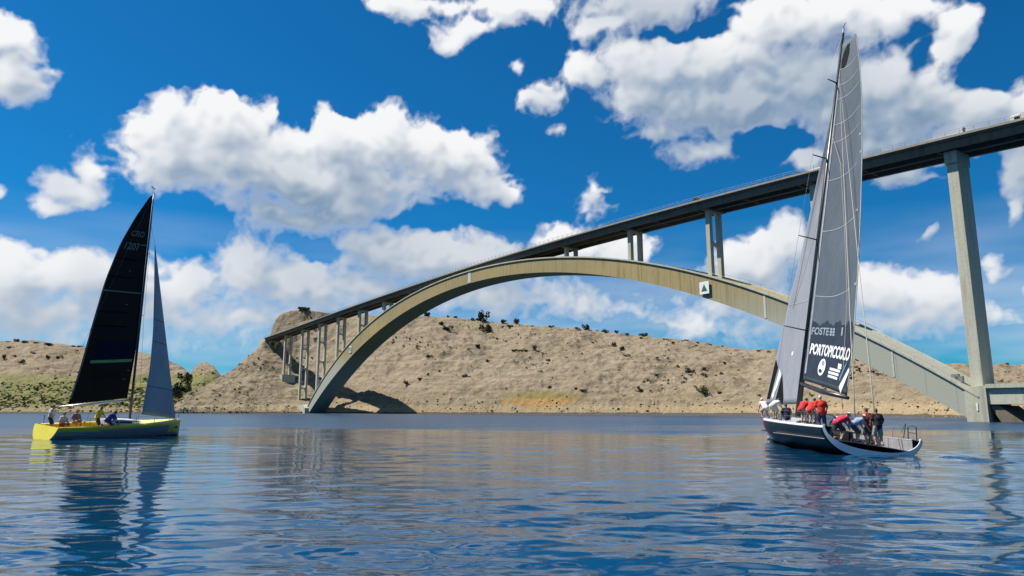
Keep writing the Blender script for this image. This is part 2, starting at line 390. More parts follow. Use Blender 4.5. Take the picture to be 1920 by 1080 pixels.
# ------------------------------------------------------------------ terrain
def terrain_mat(name, ca, cb_, dark, green, gz0, gz1, gmax, ochre, patch=False, rock=(.26, .225, .165)):
    ca, cb_, dark, green, ochre, rock = map(dim, (ca, cb_, dark, green, ochre, rock))
    m = bpy.data.materials.new(name); m.use_nodes = True; t = m.node_tree; b = t.nodes['Principled BSDF']
    c = N(t, 'ShaderNodeTexCoord'); ob = c.outputs['Object']
    big = noise(t, ob, .025, 5, .6); mid = noise(t, ob, .14, 7, .65); fine = noise(t, ob, .9, 6, .7)
    col = mixc(t, smooth(t, big, .38, .62), ca, cb_)
    col = mixc(t, M(t, 'MULTIPLY', smooth(t, mid, .5, .68), .55), col, dark)
    col = mixc(t, M(t, 'MULTIPLY', smooth(t, fine, .56, .70), .45), col, tuple(x*.45 for x in dark))
    col = mixc(t, M(t, 'MULTIPLY', smooth(t, M(t, 'SUBTRACT', 1.0, fine), .57, .7), .5), col, (.40, .36, .30))
    sp_ = N(t, 'ShaderNodeSeparateXYZ'); t.links.new(ob, sp_.inputs[0]); z = sp_.outputs[2]
    lime = noise(t, VM(t, 'MULTIPLY', ob, (1, 1, 2.2)), .055, 8, .72, 1.2)      # grey limestone breaking through
    col = mixc(t, M(t, 'MULTIPLY', smooth(t, lime, .54, .66), .70), col, rock)
    crack = N(t, 'ShaderNodeTexVoronoi', feature='DISTANCE_TO_EDGE'); t.links.new(VM(t, 'ADD', ob, VM(t, 'MULTIPLY', noise(t, ob, .2, 4, .6, out='Color'), (6, 6, 6))), crack.inputs['Vector']); crack.inputs['Scale'].default_value = .16
    col = mixc(t, M(t, 'MULTIPLY', M(t, 'MULTIPLY', M(t, 'SUBTRACT', 1.0, smooth(t, crack.outputs[0], .02, .14)), smooth(t, lime, .46, .6)), .55), col, tuple(x*.4 for x in dark))
    strata = noise(t, VM(t, 'ADD', VM(t, 'MULTIPLY', ob, (.035, .035, .55)), VM(t, 'MULTIPLY', noise(t, ob, .05, 3, .5, out='Color'), (1.5, 1.5, 1.5))), 1, 5, .65)
    col = mixc(t, M(t, 'MULTIPLY', smooth(t, strata, .52, .60), .38), col, tuple(x*.62 for x in dark))
    col = mixc(t, M(t, 'MULTIPLY', M(t, 'SUBTRACT', 1.0, smooth(t, strata, .38, .45)), .35), col, tuple(x*1.25 for x in rock))
    pv = N(t, 'ShaderNodeTexVoronoi'); t.links.new(ob, pv.inputs['Vector']); pv.inputs['Scale'].default_value = .45      # scattered stones and tufts
    spot = M(t, 'MULTIPLY', M(t, 'SUBTRACT', 1.0, smooth(t, pv.outputs['Distance'], .18, .34)), smooth(t, noise(t, ob, .045, 3, .6), .47, .60))
    col = mixc(t, M(t, 'MULTIPLY', spot, .6), col, mixc(t, smooth(t, noise(t, ob, .6, 2), .46, .54), tuple(x*.5 for x in dark), tuple(x*1.35 for x in rock)))
    hz = M(t, 'SUBTRACT', 1.0, smooth(t, M(t, 'ADD', z, M(t, 'MULTIPLY', M(t, 'SUBTRACT', mid, .5), 12)), gz0, gz1))
    gn = noise(t, ob, .22, 6, .7)
    col = mixc(t, M(t, 'MULTIPLY', M(t, 'MULTIPLY', hz, smooth(t, gn, .34, .54)), gmax), col, green)
    # bare pale rock just above the water, where the waves wash
    wash = M(t, 'SUBTRACT', 1.0, smooth(t, M(t, 'ADD', z, M(t, 'MULTIPLY', M(t, 'SUBTRACT', mid, .5), 5)), 2.0, 6.5))
    col = mixc(t, M(t, 'MULTIPLY', wash, .75), col, ochre)
    if patch:      # rust and moss coloured seep on the bank
        c_ = hill.hit(1012, 751); d_ = VM(t, 'MULTIPLY', VM(t, 'SUBTRACT', ob, tuple(c_)), (1/19., 1/26., 1/4.2))
        e_ = M(t, 'SUBTRACT', 1.25, M(t, 'ADD', VM(t, 'LENGTH', d_, out=1), M(t, 'MULTIPLY', M(t, 'SUBTRACT', mid, .5), 1.2)))
        seep = mixc(t, smooth(t, z, 6.5, 8.5), (.27, .155, .05), (.15, .125, .035))
        col = mixc(t, M(t, 'MULTIPLY', smooth(t, e_, .0, .5), .75), col, seep)
    wet = M(t, 'SUBTRACT', 1.0, smooth(t, M(t, 'ADD', z, M(t, 'MULTIPLY', M(t, 'SUBTRACT', mid, .5), 1.6)), .5, .95))
    col = mixc(t, M(t, 'MULTIPLY', wet, .85), col, (.05, .04, .03))
    t.links.new(col, b.inputs['Base Color']); b.inputs['Roughness'].default_value = .95; b.inputs['Specular IOR Level'].default_value = .15
    bn = N(t, 'ShaderNodeBump'); bn.inputs['Strength'].default_value = .8; bn.inputs['Distance'].default_value = .6
    t.links.new(M(t, 'ADD', fine, M(t, 'MULTIPLY', mid, 1.5)), bn.inputs['Height']); t.links.new(bn.outputs[0], b.inputs['Normal'])
    return m
def interp(x, pts):
    p = np.array(pts, float); return np.interp(x, p[:, 0], p[:, 1])
class Hill:
    """a hill whose shoreline, crest line and crest height are given per direction from the viewpoint"""
    def __init__(s, crest, shore, depth, power, x0, x1, nx, nv, rough, seed):
        s.x = np.linspace(x0, x1, nx)
        cy = interp(s.x, crest); S = interp(s.x, shore)
        ker = np.ones(9)/9; S = np.convolve(np.pad(S, 4, 'edge'), ker, 'valid')
        Rr = interp(s.x, depth); s.S = S; s.R = Rr
        a = s.x-960; b = 540-cy
        fw = F*math.cos(TH)-b*math.sin(TH); up = F*math.sin(TH)+b*math.cos(TH)
        s.k = a/(F*math.cos(TH)+230*math.sin(TH))     # lateral / forward
        s.H = np.maximum(up/fw*Rr+CH, .2)
        s.pw = interp(s.x, power); s.nv = nv; s.rough = rough; s.seed = seed
        v = np.concatenate([np.linspace(-.06, 0, 4, endpoint=False), np.linspace(0, 1, nv), np.linspace(1, 2.2, 26)[1:]])
        s.v = v
        Y = S[:, None]+(Rr-S)[:, None]*v[None]
        kk = a[:, None]/(fw[:, None])                     # same direction ratio for the crest
        X = Y*kk
        s.X = X; s.Y = Y; s.Z = s.height(v[None], s.H[:, None], s.pw[:, None], X, Y)
    def height(s, v, H, pw, X, Y):
        vc = np.clip(v, 0, 1)
        bank = np.minimum(3.2, .12*H+.4)*np.clip(vc/.05, 0, 1)**.6
        z = bank+(H-bank)*vc**pw
        z = np.where(v > 1, H-(v-1)*H*.30-(v-1)**2*H*.12, z)
        z = np.where(v < 0, v*60, z)
        q = s.seed*31.7
        amp = s.rough*np.clip(vc*6, .0, 1)*np.clip((1.02-vc)*9, .22, 1)
        big = fbm(X*.022+q, Y*.022, 4, .5)*10
        rid = fbm(X*.06+q, Y*.06-q, 5, .55, True)*4.4
        sm = fbm(X*.33, Y*.33+q, 4, .6)*1.3
        lowrock = np.clip(1-vc/.22, 0, 1)*np.clip(vc*30, 0, 1)*np.abs(fbm(X*.16+q, Y*.2, 4, .6))*5
        crag = np.maximum(0, fbm(X*.045-q, Y*.045+q, 5, .6, True)-.02)*np.clip(fbm(X*.012+q, Y*.012, 2)*4+.5, .15, 1)*5
        step_ = np.abs(fbm(X*.11+q, Y*.11, 4, .6))*2.2
        return z+amp*(big+rid+sm+crag+step_)+lowrock
    def mesh(s, name, m):
        P = np.stack([s.X, s.Y, s.Z], -1)
        o = gridmesh(name, P, m, None, True)
        if o.data.polygons[len(o.data.polygons)//2].normal.z < 0: o.data.flip_normals()
        return o
    def hit(s, px, py):
        """first point of the hill's near slope seen in a direction"""
        i = int(np.clip(np.searchsorted(s.x, px), 0, len(s.x)-1))
        X, Y, Z = s.X[i], s.Y[i], s.Z[i]
        r = ray(px, py); zr = CH+Y*r[2]/r[1]
        ok = np.where((Z >= zr) & (s.v >= 0) & (s.v <= 1.05))[0]
        j = ok[0] if len(ok) else int(np.argmax(np.where(s.v <= 1.05, (Z-CH)/Y, -9)))
        return np.array([X[j], Y[j], Z[j]])
    def rnd(s, r, lo=0., hi=1.):
        i = r.integers(2, len(s.x)-2); j = r.integers(np.searchsorted(s.v, lo), np.searchsorted(s.v, hi))
        return np.array([s.X[i, j], s.Y[i, j], s.Z[i, j]])
CREST = [(318,775),(326,770),(345,748),(362,738),(400,714),(440,690),(480,657),(496,638),(515,629),(540,612),(580,601),(620,595),(680,592),(760,591),(800,594),(850,596),
 (900,600),(1000,610),(1100,619),(1200,629),(1300,642),(1400,655),(1450,662),(1600,674),(1700,682),(1800,688),(1920,694),(2150,706),(2500,720)]
SHORE = [(318,398),(450,396),(540,406),(600,415),(650,398),(720,378),(800,368),(1000,352),(1240,326),(1400,296),(1600,240),(1760,202),(1850,190),(2000,185),(2500,190)]
DEPTH = [(318,402),(345,415),(400,440),(440,455),(497,489),(515,500),(560,525),(640,520),(800,500),(900,486),(1100,462),(1300,420),(1450,385),(1600,335),(1760,290),(1920,270),(2500,270)]
POWER = [(318,1),(400,1),(470,1.25),(540,1.6),(600,1.6),(680,1.25),(800,.95),(1200,.9),(2500,.85)]
hill = Hill(CREST, SHORE, DEPTH, POWER, 318, 2500, 900, 150, .8, 1)
HM = terrain_mat('karst_slope', (.238, .188, .126), (.262, .208, .143), (.165, .130, .088), (.11, .10, .04), 8, 16, .22, (.40, .305, .185), patch=True)
ho = tag(hill.mesh('hill', HM), kind='structure')
CREST2 = [(-500,650),(-200,644),(0,640),(60,638),(130,648),(200,654),(270,662),(300,669),(330,682),(346,692),(356,704),(364,690),(374,680),(384,677),(400,686),(420,712),(440,740)]
SHORE2 = [(-500,480),(0,462),(200,455),(330,450),(440,470)]
DEPTH2 = [(-500,640),(0,640),(250,620),(330,585),(356,560),(384,545),(440,520)]
POWER2 = [(-500,1.25),(250,1.25),(340,1.0),(440,1)]
hill2 = Hill(CREST2, SHORE2, DEPTH2, POWER2, -500, 440, 460, 120, .75, 2)
HM2 = terrain_mat('far_karst_slope', (.225, .175, .115), (.25, .195, .13), (.15, .115, .07), (.155, .16, .048), 25, 33, .97, (.27, .22, .13))
tag(hill2.mesh('far_hill', HM2), kind='structure')
KN = [(498,652),(506,634),(511,612),(518,598),(530,589),(545,584),(570,581),(600,583),(650,590),(700,597),(760,612)]
knoll = Hill(KN, [(498,520),(760,520)], [(498,560),(760,575)], [(498,.8),(760,.8)], 498, 760, 220, 60, 1.0, 5)
tag(knoll.mesh('knoll', HM), kind='structure')

# ------------------------------------------------------------------ bridge
# local frame: x along the deck towards the viewer's right (0 at the tall pier), y away across the deck, z up
BU = np.array([.57222, -.82010]); BN = np.array([.82010, .57222]); B0 = np.array([80.524, 122.602])
bridge = empty('arch_bridge', (B0[0], B0[1], 0), (0, 0, math.atan2(BU[1], BU[0])))
tag(bridge, 'long concrete arch bridge carrying a road deck on slender columns over the strait', 'bridge')
def bpx(px, py, s=0):
    r = ray(px, py); k = (s+BN@B0)/(BN@r[:2]); p = r*k
    return BU@(p[:2]-B0), p[2]+CH
def bworld(t, s, z): 
    p = B0+BU*t+BN*s; return np.array([p[0], p[1], z])
BW = 9.5
dk = np.polyfit([-445,-314,-226,-169,-135,-112,-85,-63,-15,0,13], [52.1,54.4,55.9,56.6,56.5,55.9,55.1,54.4,52.7,52.1,51.6], 3)
def deckz(t): return np.polyval(dk, t)
ex = np.polyfit([-350,-329,-310,-276,-246,-210,-186,-169,-141,-123,-102,-82,-64,-42,-34,-20,-13,-7,0],[.5,18.3,27.2,38.4,46.4,52.6,54.4,54.7,53.6,51.8,47.9,43,36.9,28.8,25.1,17.2,13.3,9.8,5.6], 4)
inn = np.polyfit([-343.6,-328,-309.6,-275,-245,-219,-195,-166,-145,-123,-102,-88.6,-64,-20,-14.7,-7,-3],[.5,10.3,19.7,31.9,40.4,45.3,48.9,50.2,49.4,46.6,42.6,39,31.7,12.1,8.9,4.5,1.6], 4)
tt = np.linspace(-349, 1.0, 90)
def arch_mesh(y0, y1, ztop, zbot):
    P = []
    for t in tt:
        zt = ztop(t); zb = zbot(t); P.append([(t, y0, zb), (t, y0, zt), (t, y1, zt), (t, y1, zb)])
    v = [p for q in P for p in q]; f = []
    for i in range(len(tt)-1):
        for k in range(4):
            a = i*4+k; b = i*4+(k+1) % 4; f.append((a, a+4, b+4, b))
    f += [(0, 1, 2, 3), tuple(len(v)-4+k for k in (3, 2, 1, 0))]
    return MB().add(v, f)
arch = arch_mesh(0, BW, lambda t: np.polyval(ex, t), lambda t: np.polyval(inn, t)-.0).build('arch', CON_ARCH, bridge)
for y0, y1 in ((-.35, .55), (BW-.55, BW+.35)):
    arch_mesh(y0, y1, lambda t: np.polyval(ex, t)+.28, lambda t: np.polyval(ex, t)-.12).build('edge_ledge', CON_PALE, arch)
# service handrail along the top of the arch
for y in (-.2, BW+.2):
    hb = MB()
    for t in np.arange(-60, -1, 3.0): hb.tube([(t, y, np.polyval(ex, t)+.2), (t, y, np.polyval(ex, t)+1.0)], .02, 4)
    hb.tube([(t, y, np.polyval(ex, t)+1.0) for t in np.arange(-60, -1, 3.0)], .022, 4)
    hb.build('handrail', STEEL, arch)
# deck: slab with overhanging edge beams, three girders below, parapet rail
def deck_strip(name, y0, y1, top, bot, m, t0=-447, t1=46, n=70, parent=bridge):
    ts = np.linspace(t0, t1, n); v = []; f = []
    for t in ts:
        z = deckz(t) if t <= 13 else deckz(13)+(t-13)*(deckz(13)-deckz(8))/5
        v += [(t, y0, z+bot), (t, y0, z+top), (t, y1, z+top), (t, y1, z+bot)]
    for i in range(n-1):
        for k in range(4):
            a = i*4+k; b = i*4+(k+1) % 4; f.append((a, a+4, b+4, b))
    f += [(0, 1, 2, 3), tuple(len(v)-4+k for k in (3, 2, 1, 0))]
    return MB().add(v, f).build(name, m, parent)
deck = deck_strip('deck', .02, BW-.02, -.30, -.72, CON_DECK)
deck_strip('roadway', .9, BW-.9, -.18, -.295, mat('asphalt', (.055, .055, .055), .9, .2, 2), parent=deck)
for y in (-.42, BW+.02): deck_strip('edge_beam', y, y+.4, .0, -.42, CON_RAIL, parent=deck)
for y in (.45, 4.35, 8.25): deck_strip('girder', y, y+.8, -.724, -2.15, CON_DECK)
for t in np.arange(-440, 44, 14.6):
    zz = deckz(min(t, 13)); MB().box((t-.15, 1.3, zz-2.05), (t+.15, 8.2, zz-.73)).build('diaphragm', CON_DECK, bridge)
for y in (-.22, BW+.22):
    rb = MB(); ts = np.arange(-446, 45, 2.4)
    zf = lambda t: deckz(t) if t <= 13 else deckz(13)+(t-13)*(deckz(13)-deckz(8))/5
    for t in ts: rb.box((t-.035, y-.035, zf(t)-.02), (t+.035, y+.035, zf(t)+.95))
    for h_ in (.95, .5): rb.tube([(t, y, zf(t)+h_) for t in ts[::4]], .028, 4)
    tag(rb.build('railing', STEEL, bridge), kind='stuff')
# columns in pairs with rounded portal heads, and the tall wall pier at the right
TC = [-443.0, -406.4, -372.3, -341.9, -312.5, -282.7, -252.7, -223.5, -114.0, -85.2, -57.1, -28.2]
for t in TC:
    zt = deckz(t)-2.15
    if t < -346:
        zb = 3.0 if t > -380 else (22 if t > -420 else 40)
    else: zb = np.polyval(ex, t)-.6
    hgt = zt-zb
    if hgt < .8: continue
    w = (.5 if hgt < 8 else .62) if t > -130 else (.7 if hgt < 8 else 1.05)
    col = empty('column_pair', (t, 0, 0)); col.parent = bridge
    for y in (2.3, 6.1):
        c = MB().box((-w, y-.1, zb), (w, y+1.1, zt)).build('column', CON_PALE, col, bevel=.08)
    # cap and cross beams with haunched corners
    MB().box((-w-.3, .9, zt-.25), (w+.3, BW-.9, zt+.15)).build('cap_beam', CON_DECK, col)
    nb = max(0, int(hgt//13))
    for k in range(nb+1):
        zc = zt-.45 if k == 0 else zt-hgt*k/(nb+1)
        r_ = min(1.3, hgt*.25)
        def arc(sg, y0):  # haunch profile
            return [(y0+sg*r_*(1-math.sin(a)), r_*(1-math.cos(a))) for a in np.linspace(0, math.pi/2, 6)]
        pr = []
        up = k > 0
        yl, yr = 3.3, 6.1; th = .3
        low = [(yl, -r_-th)]+[(yl+r_*(1-math.cos(a)), -th-r_*(1-math.sin(a))) for a in np.linspace(0, math.pi/2, 6)]
        low += [(yr-(p-yl), q) for p, q in low[::-1]]
        top = [(p, -q) for p, q in low[::-1]] if up else [(yr, .45), (yl, .45)]
        poly = [(p, q+zc) for p, q in low+top]
        n = len(poly); v = [(-w*.8, p, q) for p, q in poly]+[(w*.8, p, q) for p, q in poly]
        f = [tuple(range(n)), tuple(range(2*n-1, n-1, -1))]+[(i, i+n, (i+1) % n+n, (i+1) % n) for i in range(n)]
        MB().add(v, f).build('cross_beam', CON_PALE, col)
pier = MB().box((-.98, 2.3, 2.0), (.98, 7.1, deckz(0)-2.55)).build('pier', CON_PALE, bridge, bevel=.1)
MB().box((-1.08, 1.9, deckz(0)-4.6), (1.08, 7.5, deckz(0)-2.16)).build('pier_head', CON_PALE, pier, bevel=.08)
# springing block, horizontal strut and inclined strut at the near foot
def bpoly(pts, y0, y1, name, m, parent=bridge):
    return MB().prism(pts, y0, y1).build(name, m, parent)
foot = bpoly([(-1.2,-1.5),(-1.2,5.3),(0,6.0),(2.2,6.2),(2.2,-1.5)], -.25, BW+.25, 'springing_block', CON_PALE)
bpoly([(2.2,3.0),(2.2,6.15),(34,6.15),(34,3.0)], .15, BW-.15, 'horizontal_strut', CON_PALE)
bpoly([(2.21,5.75),(2.21,6.45),(34,6.45),(34,5.75)], -.35, .45, 'strut_ledge', CON_PALE, foot)
bpoly([(2.2,2.8),(3.6,2.8),(9.5,-2.5),(5.0,-2.5)], .6, BW-.6, 'inclined_strut', CON_DECK)
MB().box((.5, -.35, 1.9), (.75, -.24, 3.2)).build('mooring_bracket', WHITEP, foot)
# far foot: landing strut and masonry wall under the land columns
bpoly([(-384,.6),(-384,3.6),(-350,5.0),(-346,3.0),(-346,-1.0),(-350,-1.0),(-350,1.0)], -2.2, BW-.4, 'landing_strut', CON_PALE)
bpoly([(-411,2),(-411,24.5),(-401,24.5),(-398,6),(-398,2)], .2, BW-.8, 'retaining_wall', CON_PALE)
MB().box((-460, -.2, 40), (-444, BW+.2, deckz(-445)-.8)).build('abutment', CON_PALE, bridge)
CON_JOINT = mat('joint_mortar', (.50, .49, .42), .8, .1, 2)
# pale joint plates on the arch face
for px, wd in ((880, 1.0), (1432, .30), (1661, .16)):
    t, z = bpx(px, 540); zt_, zb_ = np.polyval(ex, t), np.polyval(inn, t)
    MB().box((t-wd, -.07, zb_+.25), (t+wd, -.01, zt_-.2)).build('joint_plate', CON_JOINT, arch)
# navigation marks: a white board with a green triangle, a smaller white board with a dark ring
t, z = bpx(1323, 540); sb = MB().box((t-1.45, -.55, z-1.55), (t+1.45, -.42, z+1.55)).build('navigation_board', WHITEP, arch)
sb['label'] = 'white square board with a green triangle'
mesh('triangle', [(t-.95, -.57, z-.9), (t+.95, -.57, z-.9), (t, -.57, z+.95)], [(0, 1, 2)], mat('sign_green', (.02, .13, .05), .5), arch)
for q in (-1, 1): MB().box((t+q-.06, -.43, z-1.2), (t+q+.06, .02, z+1.2)).build('board_bracket', STEEL, arch)
t, z = bpx(658, 655); sb = MB().box((t-1.3, -.3, z-1.7), (t+1.3, -.1, z+1.7)).build('navigation_board', WHITEP, arch)
rg = MB(); rg.tube([(t+.75*math.cos(a), -.34, z+.95*math.sin(a)) for a in np.linspace(0, 2*math.pi, 17)], .14, 5, False); rg.build('ring', DARK, arch)
# inspection hatches and lamp brackets low on the arch
for px, py in ((1795, 697), (1803, 706)):
    t, z = bpx(px, py, 4); MB().box((t-.8, 3.2, np.polyval(ex, t)), (t+.4, 4.0, np.polyval(ex, t)+1.0)).build('cable_box', STEEL, arch)

# ------------------------------------------------------------------ vehicles and walkers on the bridge
def wheel(parent, x, y, r=.36, w=.22):
    t = MB(); n = 14
    v = []; f = []
    prof = [(r*.62, -w/2), (r*.95, -w/2), (r, -w/4), (r, w/4), (r*.95, w/2), (r*.62, w/2)]
    for k in range(n):
        a = 2*math.pi*k/n
        for rr_, yy in prof: v.append((x+rr_*math.cos(a), y+yy, r+rr_*math.sin(a)))
    m_ = len(prof)
    for k in range(n):
        for j in range(m_-1): f.append((k*m_+j, ((k+1) % n)*m_+j, ((k+1) % n)*m_+j+1, k*m_+j+1))
    o = t.add(v, f).build('wheel', DARK, parent, True)
    MB().tube([(x, y-w*.35, r), (x, y+w*.35, r)], r*.62, 12).build('rim', ALU, o)
def vehicle(name, label, cat, t, s, length, width, height, body_col, kind, face=1):
    z = deckz(min(t, 13))-.18
    p = bworld(t, s, z); root = empty(name, p, (0, 0, math.atan2(BU[1], BU[0])+(0 if face > 0 else math.pi)))
    tag(root, label, cat)
    bm_ = mat(name+'_paint', body_col, .35, .05, 1, coat=.4)
    L, w, H = length, width/2, height
    if kind == 'camper': prof = [(0,.45),(0,H-.15),(.15,H),(L-.7,H),(L-.1,H-.5),(L-.15,H-1.0),(L-1.0,1.75),(L-.05,1.2),(L,.5)]
    elif kind == 'van': prof = [(0,.4),(.05,H-.1),(.25,H),(L-1.5,H),(L-.85,1.25),(L-.08,1.0),(L,.45)]
    else: prof = [(0,.4),(.02,.95),(.25,1.05),(.75,H-.05),(1.1,H),(L-1.9,H),(L-1.1,1.0),(L-.1,.85),(L,.45)]
    MB().prism(prof, -w, w).build('body', bm_, root, bevel=.06)
    for y in (-w-.012, w+.0):
        if kind == 'camper': wins = [(.6, 1.5, 1.7, 2.3), (2.4, 3.4, 1.7, 2.3), (L-2.3, L-1.5, 1.25, 1.75)]
        elif kind == 'van': wins = [(.5, 1.5, 1.2, H-.3), (1.7, 2.7, 1.2, H-.3), (2.8, L-1.55, 1.2, H-.35)]
        else: wins = [(.85, 1.7, 1.0, H-.15), (1.8, L-2.0, 1.0, H-.15)]
        for x0, x1, z0, z1 in wins: MB().box((x0, y, z0), (x1, y+.012, z1)).build('window', GLASS, root)
    for x in (.85, L-.85):
        for y in (-w+.1, w-.1): wheel(root, x, y)
    for y in (-w+.3, w-.3): MB().box((L-.06, y-.14, .62), (L+.02, y+.14, .82)).build('headlight', WHITE, root)
    MB().box((-.05, -w+.05, .4), (.02, w-.05, .6)).build('bumper', DARK, root)
    return root
t, _ = bpx(1884, 225); vehicle('camper_van', 'tall white camper van on the bridge deck at the right edge of the view', 'camper van', t-.6, 5.4, 6.4, 2.1, 2.65, (.62, .58, .46), 'camper')
t, _ = bpx(1512, 322); vehicle('white_van', 'white van on the bridge deck beside the grey sail', 'van', t-2.5, 5.6, 4.9, 1.9, 2.0, (.62, .60, .52), 'van')
t, _ = bpx(1300, 380); vehicle('dark_car', 'dark car on the bridge deck above the paired columns', 'car', t-2, 2.4, 4.3, 1.75, 1.65, (.03, .035, .045), 'car')

# ------------------------------------------------------------------ people
def surfnet(fn, lo, hi, step):
    lo = np.array(lo); hi = np.array(hi); n = np.ceil((hi-lo)/step).astype(int)+1
    ax = [lo[k]+np.arange(n[k])*step for k in range(3)]
    G = np.stack(np.meshgrid(*ax, indexing='ij'), -1); V = fn(G)
    ins = V < 0
    acc = np.zeros(tuple(n-1)+(3,)); cnt = np.zeros(tuple(n-1))
    off = [(i, j, k) for i in (0, 1) for j in (0, 1) for k in (0, 1)]
    def sl(o): return tuple(slice(o[d], n[d]-1+o[d]) for d in range(3))
    for a in off:
        for d in range(3):
            if a[d]: continue
            b = list(a); b[d] = 1; b = tuple(b)
            va, vb = V[sl(a)], V[sl(b)]; x = (va < 0) != (vb < 0)
            w = np.where(x, va/(va-vb+1e-12), 0)
            p = G[sl(a)]+(G[sl(b)]-G[sl(a)])*w[..., None]
            acc += np.where(x[..., None], p, 0); cnt += x
    on = cnt > 0; idx = -np.ones(cnt.shape, int); idx[on] = np.arange(on.sum())
    verts = acc[on]/cnt[on][:, None]
    faces = []
    for d in range(3):
        e1, e2 = [k for k in range(3) if k != d]
        s0 = [slice(None)]*3; s1 = [slice(None)]*3; s0[d] = slice(0, n[d]-1); s1[d] = slice(1, n[d])
        x = ins[tuple(s0)] != ins[tuple(s1)]; flip = ins[tuple(s0)]
        I = np.argwhere(x)
        I = I[(I[:, e1] > 0) & (I[:, e2] > 0) & (I[:, e1] < n[e1]-1) & (I[:, e2] < n[e2]-1)]
        if not len(I): continue
        def g(a, b):
            J = I.copy(); J[:, e1] -= a; J[:, e2] -= b; return idx[J[:, 0], J[:, 1], J[:, 2]]
        q = np.stack([g(0, 0), g(1, 0), g(1, 1), g(0, 1)], -1)
        fl = flip[I[:, 0], I[:, 1], I[:, 2]]
        if d == 1: fl = ~fl
        q[fl] = q[fl][:, ::-1]; faces.append(q)
    return verts, np.concatenate(faces)
def capsule(G, a, b, ra, rb):
    a = np.array(a); b = np.array(b); ab = b-a
    h_ = np.clip(((G-a)@ab)/(ab@ab+1e-9), 0, 1)
    return np.linalg.norm(G-a-h_[..., None]*ab, axis=-1)-(ra+(rb-ra)*h_)
def smin(a, b, k):
    h_ = np.clip(.5+.5*(b-a)/k, 0, 1); return b*(1-h_)+a*h_-k*h_*(1-h_)
def ik(a, c, l1, l2, pole):
    a = np.array(a, float); c = np.array(c, float); d = c-a; L = min(np.linalg.norm(d), (l1+l2)*.999); d = d/np.linalg.norm(d)
    x = (l1*l1-l2*l2+L*L)/(2*L); h_ = math.sqrt(max(0, l1*l1-x*x)); p = np.array(pole, float); p = p-d*(p@d); p /= np.linalg.norm(p)+1e-9
    return a+d*x+p*h_, a+d*L
POSES = {  # pelvis x,z ; lean ; head pitch ; feet (x,y,z) l/r ; hands l/r
 'stand': ((0, .93), .10, .15, ((.04, .13, 0), (-.06, -.12, 0)), ((.28, .2, 1.0), (.20, -.26, .92))),
 'lean': ((-.05, .90), .38, .3, ((.12, .15, 0), (-.16, -.13, 0)), ((.48, .2, .98), (.44, -.2, .90))),
 'bend': ((-.18, .84), 1.05, .5, ((.05, .16, 0), (-.08, -.14, 0)), ((.52, .16, .45), (.58, -.14, .55))),
 'stoop': ((-.12, .70), .80, .35, ((.10, .17, 0), (-.16, -.16, 0)), ((.55, .2, .48), (.60, -.16, .52))),
 'sit': ((0, .20), .22, .1, ((.62, .14, 0), (.52, -.15, 0)), ((.36, .2, .42), (.30, -.26, .20))),
 'bench': ((0, .50), .18, .1, ((.42, .12, 0), (.40, -.13, 0)), ((.34, .18, .62), (.30, -.2, .60))),
 'crouch': ((0, .40), .62, .3, ((.18, .17, 0), (-.05, -.16, 0)), ((.52, .16, .32), (.50, -.18, .42))),
}
PN = [0]
